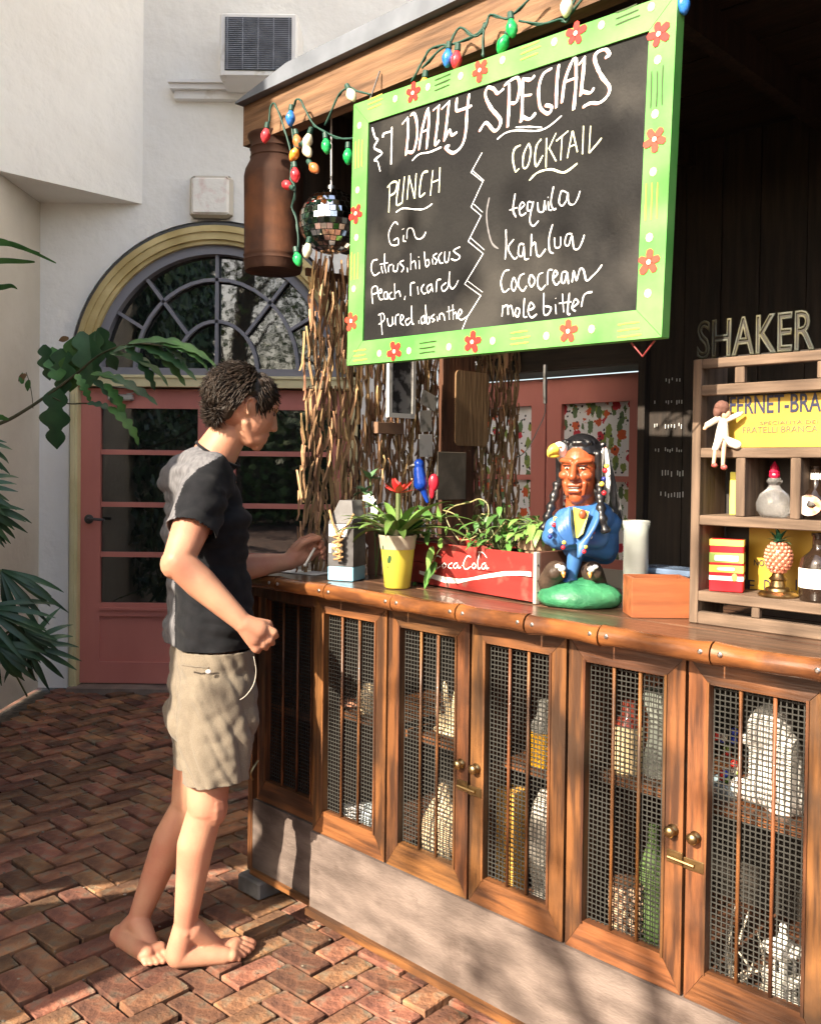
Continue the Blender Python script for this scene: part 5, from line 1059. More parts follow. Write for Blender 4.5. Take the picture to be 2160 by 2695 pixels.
# dark bottle with white label
def bottle(t_, prof, m, n=28): g = G(); g.lathe(prof, (0, 0, 0), n); o = g.build('bottle_wall', m, t_, smooth=True); return autosmooth(o, 60)
dg_ = mat('dark_glass', (.02, .012, .008), .08, coat=.6)
db = rthing('bottle', 'round-shouldered dark brown bottle with white label on the bottom shelf', 'bottle', 2150, 1600, .045, .0755)
bottle(db, [(0, 0), (.036, 0), (.038, .004), (.038, .075), (.034, .09), (.018, .104), (.013, .112), (.0125, .135), (.015, .137), (.015, .143), (0, .144)], dg_)
g = G(); g.lathe([(.0386, .028), (.0388, .029), (.0388, .068), (.0386, .069)], (0, 0, 0), 28); g.build('label', mat('bottle_label', (.75, .72, .70), .6, dirt=((.4, .1, .08), 50, .64)), db)
# middle shelf: decanter, round-label bottle, candle strip
dec = rthing('decanter', 'round clear glass decanter with dark red stopper on the middle shelf', 'decanter', 2035, 1355, .05, .2475)
bottle(dec, [(0, 0), (.026, 0), (.036, .014), (.038, .030), (.030, .050), (.016, .062), (.011, .07), (.017, .078), (.013, .086), (0, .086)], mat('crystal', (.9, .9, .9), .04, trans=.92, ior=1.45, bump=.003, bscale=50))
g = G(); g.sph((0, 0, .092), (.012, .012, .010)); g.lathe([(.012, .098), (.008, .112), (.001, .122)], (0, 0, 0), 10); g.build('stopper', mat('ruby', (.35, .01, .04), .2), dec)
rb2 = rthing('bottle', 'black bottle with a round orange and white label at the frame edge', 'bottle', 2145, 1350, .05, .2475)
bottle(rb2, [(0, 0), (.030, 0), (.038, .012), (.040, .03), (.036, .048), (.014, .064), (.011, .09), (.013, .112), (0, .113)], dg_)
g = G(); P = [(.026*math.cos(2*math.pi*i/20), -.0405+.006*abs(math.cos(2*math.pi*i/20)), .03+.022*math.sin(2*math.pi*i/20)) for i in range(20)]; g.prism(P, (0, -.0015, 0)); g.build('label', mat('round_label', (.78, .70, .62), .5, dirt=((.75, .25, .12), 30, .47)), rb2, fix=True)
g = G(); g.lathe([(.0115, .066), (.0118, .067), (.0118, .10), (.0115, .101)], (0, 0, 0), 14); g.build('neck_label', whitep, rb2)
cdl = rthing('candle', 'slim bright yellow candle block in the left middle compartment', 'candle', 1931, 1340, .085, .2475)
g = G(); g.rbox(-.009, .009, -.006, .006, 0, .098, .001); g.build('wax', mat('lemon_wax', (.85, .78, .12), .5), cdl)
# doll in white sitting on the upper shelf edge
dl = rthing('doll', 'small brown-haired doll in white clothes sitting on the upper shelf edge', 'doll', 1898, 1165, -.008, .400, rz=FACE)
dk = 2400/dl.matrix_world.translation.y
def D3(x, y, d=0.0): return Vector(((x-1898)/dk, d, (1156-y)/dk))
cloth_w = mat('white_doll_cloth', (.60, .57, .50), .8, bump=.002, bscale=60); skin_d = mat('doll_skin', (.60, .36, .24), .6)
g = G(); g.capsule(D3(1898, 1140, .0), D3(1900, 1092, .0), .016, .011); g.capsule(D3(1888, 1080), D3(1856, 1098, -.01), .007, .0065); g.capsule(D3(1908, 1085), D3(1938, 1070, -.01), .006, .006); g.capsule(D3(1895, 1138), D3(1878, 1140, -.03), .011, .009); g.capsule(D3(1905, 1138), D3(1930, 1150, -.02), .011, .010); g.capsule(D3(1878, 1140, -.03), D3(1868, 1160, -.035), .009, .007)
me = remesh(g, .0015, 1); o = mesh_obj('clothes', me, cloth_w); o.parent = dl
g = G(); g.sph(D3(1906, 1068), (.012, .012, .013)); g.capsule(D3(1900, 1100), D3(1905, 1072), .006, .006); g.capsule(D3(1900, 1100), D3(1898, 1140), .01, .01); g.capsule(D3(1890, 1085), D3(1856, 1098, -.01), .004, .004); g.capsule(D3(1904, 1090), D3(1938, 1070, -.01), .004, .004); g.capsule(D3(1895, 1138), D3(1868, 1160, -.035), .005, .0045); g.capsule(D3(1900, 1138), D3(1892, 1147, -.03), .006, .0055); g.capsule(D3(1856, 1098, -.01), D3(1848, 1108, -.012), .005, .004); g.capsule(D3(1938, 1070, -.01), D3(1946, 1066, -.01), .004, .004)
g.capsule(D3(1868, 1160, -.035), D3(1864, 1200, -.035), .0045, .004); g.capsule(D3(1892, 1145, -.03), D3(1888, 1205, -.035), .0055, .004)
me = remesh(g, .0013, 1); o = mesh_obj('doll_body', me, skin_d); o.parent = dl
g = G(); g.sph(D3(1896, 1052, -.002), (.017, .015, .016)); g.sph(D3(1886, 1062), (.010, .012, .014)); g.v = [p+Vector((1, 1, 1))*.003*noise.noise(p*200) for p in g.v]; g.build('hair', mat('doll_hair', (.13, .06, .045), .8, bump=.003, bscale=100), dl, smooth=True)
g = G(); g.sph(D3(1864, 1204, -.04), (.006, .010, .005)); g.sph(D3(1889, 1209, -.04), (.007, .010, .006)); g.build('shoe', mat('red_shoe', (.4, .08, .07), .5), dl, smooth=True)

# ================================================================ things inside the cabinets
def inside(name, label, cat, x, y, v=.17, group=None, rz=0.0):
    u_, z_ = bar(x, y, v)
    shelves = [.319, .678 if u_ < 1.275 else (.718 if u_ < 1.875 else .653)]
    zf = min(shelves, key=lambda s: abs(s-z_)); return thing(name, label, cat, M=BM @ Matrix.Translation((u_, v, zf)) @ Matrix.Rotation(rz, 4, 'Z'), group=group)
def lobj(t_, name, prof, m, n=22, at=(0, 0, 0)): g = G(); g.lathe(prof, at, n); return autosmooth(g.build(name, m, t_, smooth=True), 60)
jb = inside('juice_bottle', 'clear bottle half full of bright orange juice in the third cabinet', 'bottle', 1428, 1990, .10)
lobj(jb, 'juice', [(0, .002), (.030, .002), (.031, .006), (.031, .088), (0, .088)], mat('orange_juice', (.95, .50, .02), .3))
lobj(jb, 'bottle_wall', [(.031, .0885), (.031, .11), (.018, .125), (.015, .16), (.017, .165), (0, .166)], mat('clear_bottle', (.6, .6, .56), .1, trans=.6))
rbt = inside('bottle', 'dim red bottle behind the mesh at the left of the third cabinet', 'bottle', 1340, 1960, .20); lobj(rbt, 'bottle_wall', [(0, 0), (.032, 0), (.032, .12), (.012, .15), (.012, .20), (0, .2)], mat('ruby_glass', (.45, .03, .05), .15))
ybx = inside('carton', 'orange-yellow card box at the left of the third cabinet', 'box', 1345, 2240, .12); g = G(); g.rbox(-.03, .03, -.03, .03, 0, .27, .002); g.build('box_wall', mat('yellow_card', (.75, .40, .08), .6), ybx)
shl = inside('shell_vase', 'pale mottled tall shell vase at the right of the third cabinet', 'vase', 1432, 2350, .12); lobj(shl, 'vase_wall', [(0, 0), (.035, 0), (.028, .03), (.042, .10), (.045, .17), (.034, .25), (.015, .29), (0, .292)], mat('mottled_shell', (.70, .66, .58), .5, second=(.16, .14, .12), scale=14, bump=.01, contrast=(.4, .6)))
cbt = inside('bottle', 'cream-labelled bottle with red-brown shoulder in the fourth cabinet', 'bottle', 1652, 2045, .12)
lobj(cbt, 'label', [(0, 0), (.034, 0), (.0345, .002), (.0345, .108), (.034, .109)], mat('cream_label', (.62, .50, .30), .6, second=(.52, .40, .22), scale=20, stretch=(6, 6, .4))); lobj(cbt, 'bottle_wall', [(.034, .1092), (.032, .118), (.017, .135), (.016, .165), (0, .166)], mat('amber_glass', (.22, .04, .025), .1, coat=.5))
gv = inside('vase', 'twisted clear glass vase at the right of the fourth cabinet', 'vase', 1728, 2050, .14); lobj(gv, 'vase_wall', [(0, 0), (.03, 0), (.034, .03), (.022, .09), (.02, .13), (.036, .18), (.034, .20), (0, .19)], mat('cloudy_glass', (.50, .54, .48), .12, trans=.4, second=(.25, .28, .25), scale=14))
cj = inside('cork_jar', 'round jar packed with wine corks at the bottom of the fourth cabinet', 'jar', 1645, 2450, .11)
lobj(cj, 'jar_wall', [(0, 0), (.037, 0), (.037, .14), (0, .141)], mat('jar_dark', (.14, .07, .04), .3))
g = G(); rn = random.Random(2)
for j in range(8):
    for i in range(11):
        a = 2*math.pi*i/11+j*.3; p = Vector((math.cos(a)*.036, math.sin(a)*.036, .010+.017*j)); d = Vector((math.cos(a), math.sin(a), rn.uniform(-.3, .3))); g.cyl(p-d*.004, p+d*.004, .0085, n=8)
g.build('cork', mat('wine_cork', (.48, .33, .22), .9, island=.35), cj)
gj = inside('bottle', 'green glass bottle beside the cork jar', 'bottle', 1715, 2440, .16); lobj(gj, 'bottle_wall', [(0, 0), (.036, 0), (.037, .15), (.028, .19), (.012, .23), (.012, .27), (0, .27)], mat('green_glass', (.09, .15, .05), .15, second=(.13, .2, .08), scale=10))
tag(inside('carton', 'small orange-brown box at the back of the fourth cabinet', 'box', 1715, 1900, .3)); tt = bpy.data.objects[-1] if False else None
bx = [o for o in bpy.data.objects if o.name.startswith('carton') and 'orange-brown' in str(o.get('label'))][0]; g = G(); g.rbox(-.03, .03, -.02, .02, 0, .22, .002); g.build('box_wall', mat('rust_card', (.35, .11, .04), .7), bx)
# fifth cabinet
wc = inside('draped_bust', 'white plaster head and shoulders figure in the fifth cabinet', 'statue', 2020, 2150, .13)
g = G(); g.sph((.0, 0, .165), (.045, .05, .055), 18, 12); g.capsule((-.002, 0, .12), (.01, 0, .05), .04, .052); g.capsule((-.06, -.01, .03), (.04, 0, .03), .022, .035); g.sph((-.04, -.02, .14), (.014, .012, .014)); g.capsule((.02, 0, .13), (.03, .01, .02), .045, .045)
me = remesh(g, .004, 3); o = mesh_obj('figure', me, mat('white_plaster', (.82, .80, .75), .8, bump=.003, bscale=40)); o.parent = wc
for v_ in o.data.vertices: v_.co.z = max(0, v_.co.z)
ln_ = inside('lantern', 'small white lighthouse lantern at the bottom of the fifth cabinet', 'lantern', 2058, 2530, .11)
wm2 = mat('white_enamel', (.78, .76, .70), .5, dirt=((.35, .32, .28), 30, .6))
lobj(ln_, 'base', [(0, 0), (.045, 0), (.047, .01), (.03, .02), (.028, .05), (.04, .056), (.04, .065), (0, .066)], wm2)
lobj(ln_, 'chamber', [(.026, .067), (.027, .115), (.026, .116)], wm2); lobj(ln_, 'roof', [(.040, .117), (.041, .122), (.018, .138), (.010, .142), (.009, .152), (.006, .156), (.009, .164), (.006, .172), (0, .174)], wm2)
g = G()
for k in range(7): a = k*.9; g.box(-.004, .004, -.0285, -.0262, .080, .105, T=Matrix.Rotation(a, 4, 'Z'))
g.build('window', mat('lantern_dark', (.03, .03, .03), .5), ln_)
dw = inside('driftwood', 'tangle of bleached driftwood twigs in the lower fifth cabinet', 'driftwood', 1955, 2560, .12)
rn = random.Random(8)
for k in range(16):
    p = Vector((rn.uniform(-.05, .05), rn.uniform(-.03, .03), .005)); q_ = p+Vector((rn.uniform(-.05, .07), rn.uniform(-.03, .03), rn.uniform(.03, .17))); g = G(); g.tube(crom([p, (p+q_)/2+Vector((rn.uniform(-.02, .02), 0, 0)), q_], 4), [.005, .0045, .004, .004, .0035, .003, .0025, .002, .0015], 6); g.build('twig', mat('bleached_twig', (.62, .56, .46), .8, second=(.4, .35, .28), scale=30), dw, smooth=True)
ss = inside('snow_globe', 'small dish with blue and red beads at the left of the fifth cabinet', 'ornament', 1915, 2095, .13); g = G(); g.lathe([(0, 0), (.03, 0), (.04, .03), (.042, .035), (.036, .03), (0, .006)], (0, 0, 0), 20); g.build('dish', mat('pale_blue_dish', (.30, .40, .48), .3), ss, smooth=True)
rn = random.Random(5)
for k in range(26): g = G(); g.sph((rn.uniform(-.025, .025), rn.uniform(-.025, .02), .02+rn.uniform(0, .13)), .009, 8, 6); g.build('bead', rn.choice([mat('bead_cobalt', (.03, .06, .5), .3), mat('bead_scarlet', (.6, .04, .03), .3), mat('bead_olive', (.2, .3, .05), .3), mat('bead_cream', (.6, .55, .45), .3)]), ss, smooth=True)
# second and first cabinet
gd = inside('gourd', 'large pale dried gourd standing in the second cabinet', 'gourd', 1165, 2280, .11); lobj(gd, 'gourd_skin', [(0, 0), (.03, .003), (.055, .03), (.064, .075), (.058, .125), (.038, .165), (.022, .19), (.016, .215), (.008, .225), (0, .226)], mat('dried_gourd', (.66, .52, .34), .55, second=(.56, .42, .26), scale=6), 28)
fg = inside('figurine', 'cream branching hand figurine on the shelf of the second cabinet', 'figurine', 1182, 1895, .12); ivory = mat('ivory_resin', (.80, .66, .42), .5)
g = G(); g.sph((0, 0, .012), (.055, .03, .014), 18, 8)
for (x, z, l, tx) in ((.02, .02, .16, .01), (.005, .02, .13, -.015), (.03, .02, .10, .025), (-.03, .015, .07, -.01), (-.02, .02, .05, .01)): g.tube(crom([(x, 0, z), (x+tx*.6, -.004, z+l*.5), (x+tx*1.6, 0, z+l)], 5), [.014, .013, .012, .011, .0105, .010, .009, .008, .007, .006, .004], 10)
me = remesh(g, .0025, 1); o = mesh_obj('figure', me, ivory); o.parent = fg
for (x, y, lab, c3, r_, h_) in ((968, 1905, 'cream rounded jug on the shelf of the first cabinet', (.72, .58, .38), .03, .085), (972, 2145, 'white and pale blue cup low in the first cabinet', (.60, .70, .76), .026, .075), (920, 1900, 'reddish clay dish on the shelf of the first cabinet', (.45, .22, .14), .04, .03)):
    t_ = inside('jug', lab, 'jug', x, y, .12); lobj(t_, 'jug_wall', [(0, 0), (r_*.7, 0), (r_, h_*.35), (r_*.9, h_*.7), (r_*.6, h_*.9), (r_*.7, h_), (0, h_)], mat('glaze_%d' % x, c3, .35))
pls = inside('plate_stack', 'stack of pale plates at the bottom of the first cabinet', 'plates', 940, 2190, .14)
for k in range(6): g = G(); g.lathe([(0, 0), (.03, 0), (.055, .006), (.056, .008), (0, .006)], (random.uniform(-.003, .003), 0, k*.009), 22); g.build('plate', mat('grey_china', (.55, .55, .56), .3), pls, smooth=True)
# vase outside the frame's left end: yellow cloth hook and chain on the end panel
ckp = thing('brass_hook', 'small brass coat hook on the dark end of the bar', 'hook', M=BM @ Matrix.Translation((.03, .02, .42)))
g = G(); g.tube(crom([(0, 0, .03), (0, -.02, .01), (0, -.03, -.01), (0, -.02, -.03)], 5), .004, 6); g.build('hook', brass, ckp)
# ================================================================ the customer
man = thing('person', 'barefoot dark-haired man in black t-shirt and khaki shorts leaning at the bar', 'person', (-0.6, 2.58, 0))
skin = mat('skin', (.46, .25, .16), .5, second=(.40, .17, .11), scale=9, sss=.12, bump=.0006, bscale=140, spec=.35)
def A(x, y, Y): return atY(x, y, Y)
rs = lambda px, Y: px*Y/2400   # pixels to metres at depth Y
g = G()
# torso core (stays under the shirt)
chest = A(545, 1390, 2.72); waist = A(552, 1600, 2.71); pelv = A(557, 1765, 2.69); neckb = A(560, 1195, 2.69)
side = Vector((.50, -.86, 0)).normalized(); fwd = Vector((.86, .50, 0))
for c, w_, r_ in ((A(520, 1275, 2.71), .105, .068), (chest, .075, .078), (waist, .060, .082), (pelv, .06, .085)):
    g.capsule(c-side*w_, c+side*w_, r_, r_, 16)
g.capsule(chest, waist, .075, .075); g.capsule(waist, pelv, .08, .085); g.capsule(A(530, 1260, 2.71), chest, .07, .085)
# neck + head
g.capsule(A(555, 1225, 2.69), A(605, 1140, 2.68), .062, .052); g.capsule(A(535, 1225, 2.70), A(590, 1150, 2.69), .055, .050)
HY = 2.665; hc2 = A(643, 1068, HY)
Hf = Vector((.87, .37, -.32)).normalized(); Hr = Hf.cross(Vector((0, 0, 1))).normalized(); Hu = Hr.cross(Hf).normalized()
TH = Matrix((Hr, Hf, Hu)).transposed()
def HP(r_, f, u_): return hc2+Hr*r_+Hf*f+Hu*u_
g.sph(HP(0, -.012, .012), (.076, .092, .082), 28, 18, TH); g.sph(HP(0, .035, -.02), (.064, .062, .082), 24, 16, TH); g.sph(HP(0, .052, -.072), (.044, .045, .038), 18, 12, TH)
g.sph(HP(0, .072, -.096), (.023, .019, .018), 14, 10, TH); g.capsule(HP(-.03, .074, .030), HP(.03, .074, .030), .016, .016)
g.capsule(HP(0, .088, .010), HP(0, .105, -.032), .0090, .0115); 
for s in (-1, 1):
    g.sph(HP(s*.010, .098, -.036), .0085); g.capsule(HP(s*.042, .072, .022), HP(s*.012, .090, .020), .0085, .0085); g.sph(HP(s*.040, .058, -.026), (.018, .022, .018), 12, 8, TH); g.capsule(HP(s*.050, .010, -.050), HP(s*.024, .050, -.088), .014, .015)
    # ear: rim and lobe
    pts = crom([HP(s*.074, .002, -.024), HP(s*.080, -.010, -.008), HP(s*.082, -.011, .008), HP(s*.079, .000, .018), HP(s*.074, .008, .010)], 4); g.tube(pts, [.0036]*len(pts), 8); g.sph(HP(s*.074, .003, -.026), (.004, .006, .007), 10, 8, TH); g.sph(HP(s*.071, .000, -.002), (.005, .010, .018), 10, 8, TH)
g.capsule(HP(-.018, .089, -.058), HP(.018, .089, -.058), .0065, .0065); g.capsule(HP(-.015, .086, -.070), HP(.015, .086, -.070), .0072, .0072)
# near (right) arm: shoulder, elbow, wrist
shR = A(536, 1305, 2.545); elR = A(468, 1478, 2.42); wrR = A(640, 1640, 2.43)
g.capsule(shR, (shR+elR)/2, .058, .051); g.capsule((shR+elR)/2, elR, .051, .041); g.sph(elR+Vector((-.008, 0, -.006)), (.039, .04, .042)); fm = elR*.65+wrR*.35; g.capsule(elR, fm, .042, .043); g.capsule(fm, wrR, .043, .026)
# far (left) arm
shL = A(560, 1300, 2.82); elL = A(590, 1500, 2.82); wrL = A(762, 1478, 2.89)
g.capsule(shL, elL, .046, .040); fm = elL*.6+wrL*.4; g.capsule(elL, fm, .042, .040); g.capsule(fm, wrL, .040, .026)
# legs
hipR = A(566, 1800, 2.63); knR = A(545, 2120, 2.57); anR = A(487, 2440, 2.575)
g.capsule(hipR, knR, .078, .056); g.sph(A(560, 2122, 2.565), (.044, .047, .062)); cf = knR*.68+anR*.32+Vector((-.012, 0, 0)); g.capsule(knR, cf, .050, .052); g.capsule(cf, anR, .052, .031)
hipL = A(540, 1800, 2.74); knL = A(500, 2110, 2.74); anL = A(362, 2425, 2.72)
g.capsule(hipL, knL, .078, .055); cf = knL*.68+anL*.32+Vector((-.01, 0, 0)); g.capsule(knL, cf, .049, .051); g.capsule(cf, anL, .051, .031)
# near foot, flat on the bricks
def onz(x, y, z): return atZ(x, y, z)
blR = onz(588, 2552, .026); ft = Vector((.93, .36, 0)).normalized(); lat = Vector((-.36, .93, 0)).normalized()*-1
heel = Vector((anR.x-.018, anR.y-.005, .036)); ball = heel+ft*.168; ball.z = .024
g.capsule(anR, heel+Vector((0, 0, .006)), .034, .036); g.capsule(heel, ball-ft*.04+lat*.022, .034, .024); g.capsule(heel+Vector((0, 0, .0)), ball-lat*.022, .030, .023); g.capsule(anR+ft*.02+Vector((0, 0, -.01)), ball-ft*.055-lat*.010+Vector((0, 0, .012)), .034, .022); g.capsule(ball-lat*.026, ball+lat*.030-ft*.020, .023, .018)
g.sph(anR+lat*.024+Vector((0, 0, -.008)), .013); g.sph(anR-lat*.023+Vector((0, 0, .002)), .012)
for k, (o_, ln, r_) in enumerate(((-.036, .050, .0135), (-.015, .052, .0098), (.003, .044, .0092), (.019, .034, .0085), (.033, .022, .0085))):
    b0 = ball+lat*o_-ft*(.006*k); b1 = b0+ft*ln*.55+Vector((0, 0, .003)); b2 = b0+ft*ln; b2.z = .011+.2*r_; g.capsule(b0-ft*.01, b1, r_*1.05, r_, 10); g.capsule(b1, b2, r_, r_*1.08, 10)
# far foot, heel raised, toes down
heL = A(318, 2462, 2.74); baL = onz(398, 2506, .022); f2 = (baL-heL).normalized(); l2 = f2.cross(Vector((0, 0, 1))).normalized()
g.capsule(anL, heL+Vector((.01, 0, .0)), .034, .034); g.capsule(heL, baL+l2*.014, .033, .024); g.capsule(anL+f2*.01, baL-l2*.014-f2*.02, .034, .023); g.capsule(baL-l2*.028, baL+l2*.026, .021, .017)
f3 = Vector((f2.x, f2.y, 0)).normalized(); l3 = Vector((f3.y, -f3.x, 0))
for k, (o_, ln, r_) in enumerate(((-.030, .050, .013), (-.011, .048, .0095), (.005, .042, .009), (.019, .034, .0085), (.031, .026, .008))):
    b0 = baL+l3*o_; b0.z = .018; b2 = b0+f3*ln; b2.z = .010; g.capsule(b0, b2, r_, r_, 10)
# hands: palm + fingers
def finger(root, dirs, lens, r0):
    p = Vector(root); r_ = r0
    for d, l_ in zip(dirs, lens):
        q_ = p+Vector(d).normalized()*l_; g.capsule(p, q_, r_, r_*.93, 10); p = q_; r_ *= .93
# near hand: loose fist hanging forward, back of the hand towards the camera
hd = (A(690, 1680, 2.45)-wrR).normalized(); hn = Vector((.1, -1, .15)); hn = (hn-hd*hn.dot(hd)).normalized(); hs = hd.cross(hn).normalized()   # hs: towards the little finger (down) or thumb
if hs.z > 0: hs = -hs
g.capsule(wrR, wrR+hd*.045-hs*.012, .027, .028); g.capsule(wrR, wrR+hd*.05+hs*.014, .025, .024); 
pm = wrR+hd*.080
for k in range(4):
    o_ = (-.031, -.010, .011, .031)[k]; base = pm+hs*o_+hn*.006-hd*(.0, -.004, .0, .008)[k]; g.capsule(wrR+hd*.03+hs*o_*.6, base, .015, .0125)
    L_ = (.036, .040, .037, .029)[k]; finger(base, [hd*.55-hn*.75+hs*.1, -hd*.55-hn*.6, -hd*.9+hn*.45], [L_, L_*.68, L_*.5], (.0094, .0096, .0092, .0082)[k])
tb = wrR+hd*.030-hs*.026-hn*.004; finger(tb, [hd*.8-hs*.35-hn*.35, hd*.75+hs*.35-hn*.55, hd*.4+hs*.8-hn*.3], [.036, .032, .024], .0125)
# far hand: palm side seen, fingers curled round a pen on the counter
hd = (A(815, 1440, 2.93)-wrL).normalized(); hn = Vector((.35, -.9, .0)); hn = (hn-hd*hn.dot(hd)).normalized(); hs = hd.cross(hn).normalized()
if hs.z < 0: hs = -hs
g.capsule(wrL, wrL+hd*.05+hs*.016, .028, .026); g.capsule(wrL, wrL+hd*.05-hs*.014, .026, .024)
pm = wrL+hd*.075
for k in range(4):
    o_ = (.032, .011, -.010, -.030)[k]; base = pm+hs*o_-hn*.006; g.capsule(wrL+hd*.03+hs*o_*.6, base, .015, .0125)
    L_ = (.036, .040, .037, .030)[k]; finger(base, [hd*.9-hs*.1+hn*.1, hd*.2-hs*.5+hn*.9, -hd*.8+hn*.35-hs*.2], [L_, L_*.72, L_*.55], (.0094, .0096, .0092, .0082)[k])
tb = wrL+hd*.028+hs*.022+hn*.014; finger(tb, [hd*.8+hs*.3+hn*.5, hd*.9-hs*.15+hn*.3, hd*.85-hs*.4], [.034, .032, .026], .0125)
me = remesh(g, .0032, 5); body = mesh_obj('body', me, skin, man)
# pen
pn = thing('pen', 'short pale pen gripped in the man\'s far hand', 'pen', A(812, 1466, 2.88))
g = G(); g.cyl(A(828, 1443, 2.89), A(803, 1487, 2.85), .0042, .0035, 8); g.sph(A(803, 1487, 2.85), .0055, 8, 6); g.build('barrel', mat('pale_plastic', (.75, .70, .62), .3), pn, world=True, smooth=True)
# eyes, brows
g = G()
for s in (-1, 1): g.sph(HP(s*.031, .082, .002), (.011, .008, .006), 10, 8, TH)
g.build('eyelid', mat('lash_dark', (.10, .05, .035), .6), man, world=True, smooth=True)
hair_m = mat('dark_brown_hair', (.030, .019, .013), .5, second=(.010, .007, .005), scale=60, spec=.35)
g = G()
for s in (-1, 1): g.tube(crom([HP(s*.048, .068, .026), HP(s*.032, .082, .032), HP(s*.013, .090, .027)], 5), [.002, .0035, .004, .004, .004, .004, .004, .004, .004, .0035, .002], 6)
g.build('eyebrow', hair_m, man, world=True)
# hair: undercap plus overlapping curved locks
g = G(); g.sph(HP(0, -.016, .028), (.077, .094, .078), 28, 18, TH); g.sph(HP(0, -.055, -.014), (.060, .046, .056), 22, 14, TH)
for s in (-1, 1): g.sph(HP(s*.066, -.01, .040), (.014, .05, .045), 14, 10, TH); g.capsule(HP(s*.070, .030, .030), HP(s*.070, .036, .002), .007, .004)
for s in (-1, 1): g.capsule(HP(s*.056, -.040, .02), HP(s*.044, -.052, -.045), .028, .020)
me = remesh(g, .004, 2)
keep = G(); bmm = bmesh.new(); bmm.from_mesh(me)
dele = []
for v_ in bmm.verts:
    l = v_.co-hc2; r_, f, u_ = l.dot(Hr), l.dot(Hf), l.dot(Hu)
    if f > .045 and u_ < .055: dele.append(v_)
    elif abs(r_) > .050 and -.024 < f < .020 and u_ < .020: dele.append(v_)
    elif u_ < -.070: dele.append(v_)
    else: v_.co += (l.normalized())*(.006*noise.noise(v_.co*55))
bmesh.ops.delete(bmm, geom=dele, context='VERTS'); bmm.to_mesh(me); bmm.free()
hair = mesh_obj('hair', me, hair_m, man)
rn = random.Random(11); g = G(); hp = []
for i in range(4600):
    z = rn.uniform(-1, 1); a = rn.uniform(0, 6.283); r_ = math.sqrt(1-z*z)
    if z < -.2 and math.sin(a) > .1: continue
    d = Vector((r_*math.cos(a), r_*math.sin(a), z))
    p = Vector((d.x*.083, -.020+d.y*.099, .028+d.z*.083))
    if z < -.3: p = Vector((d.x*.062, -.056+d.y*.046, -.012+d.z*.058))
    if p.z < -.015: p.y = min(p.y, -.02) if abs(p.x) < .055 else p.y
    if (p.y > .058 and p.z < .060) or p.z < -.074 or (p.y > .040 and p.z < .012) or (abs(p.x) > .048 and -.024 < p.y < .018 and p.z < .018): continue
    hp.append((p, d))
for p, d in hp:
    flow = Vector((0, .55, -.5)) if p.y > .0 else Vector((0, -.45, -.8)); flow += Vector((.35*math.sin(p.y*60+p.x*25)+rn.uniform(-.25, .25), rn.uniform(-.25, .25), .3*math.sin(p.x*50)+rn.uniform(-.2, .25)))
    flow = (flow-d*flow.dot(d)).normalized(); ln = rn.uniform(.030, .062); cur = Vector((rn.uniform(-1, 1), rn.uniform(-1, 1), rn.uniform(-1, 1)))*.0035
    P = [p-d*.010, p+flow*ln*.35+d*.002+cur, p+flow*ln*.75+d*.003-cur*.5, p+flow*ln+d*rn.uniform(-.006, .012)]
    if any(abs(q_.x) > .05 and -.022 < q_.y < .018 and q_.z < .016 for q_ in P): continue
    P = [HP(q_.x, q_.y, q_.z) for q_ in P]; g.tube(P, [.0026, .0028, .0019, .0003], 3, close=False)
tag(g.build('hair_locks', hair_m, man, world=True, smooth=True), kind='stuff')

# t-shirt
g = G()
for c, w_, r_ in ((A(515, 1262, 2.70), .115, .080), (A(541, 1390, 2.715), .082, .103), (A(549, 1540, 2.715), .060, .107), (A(551, 1650, 2.70), .064, .116), (A(552, 1760, 2.695), .068, .124)):
    g.capsule(c-side*w_, c+side*w_, r_, r_, 18)
for a, b_, r0, r1 in ((A(528, 1262, 2.70), A(540, 1390, 2.715), .085, .100), (A(540, 1390, 2.715), A(549, 1540, 2.715), .100, .104), (A(549, 1540, 2.715), A(552, 1760, 2.695), .106, .122)):
    for s in (-.058, 0, .058): g.capsule(a+side*s, b_+side*s, r0, r1, 16)
g.capsule(A(555, 1215, 2.69), A(590, 1190, 2.685), .066, .058); g.capsule(A(522, 1225, 2.69), A(560, 1215, 2.69), .062, .062)
g.capsule(shR+Vector((0, .03, .01)), shR*.45+elR*.55, .069, .067); g.capsule(A(525, 1265, 2.64), shR, .07, .069)
g.capsule(shL, shL*.5+elL*.5, .060, .056)
me = remesh(g, .006, 4); b = bmesh.new(); b.from_mesh(me)
def cut(b, p, n): 
    bmesh.ops.bisect_plane(b, geom=b.verts[:]+b.edges[:]+b.faces[:], plane_co=p, plane_no=n, clear_outer=True)
cut(b, A(550, 1704, 2.62), Vector((.02, 0, -1)))
nk = HP(0, 0, 0)-A(560, 1205, 2.69); nkp = A(578, 1188, 2.69)
# neckline: drop what is above the collar plane near the neck
dl_ = [v_ for v_ in b.verts if (v_.co-A(556, 1203, 2.69)).dot(Vector((.50, .05, .86))) > .020 and (v_.co-A(572, 1185, 2.69)).length < .085]
bmesh.ops.delete(b, geom=dl_, context='VERTS')
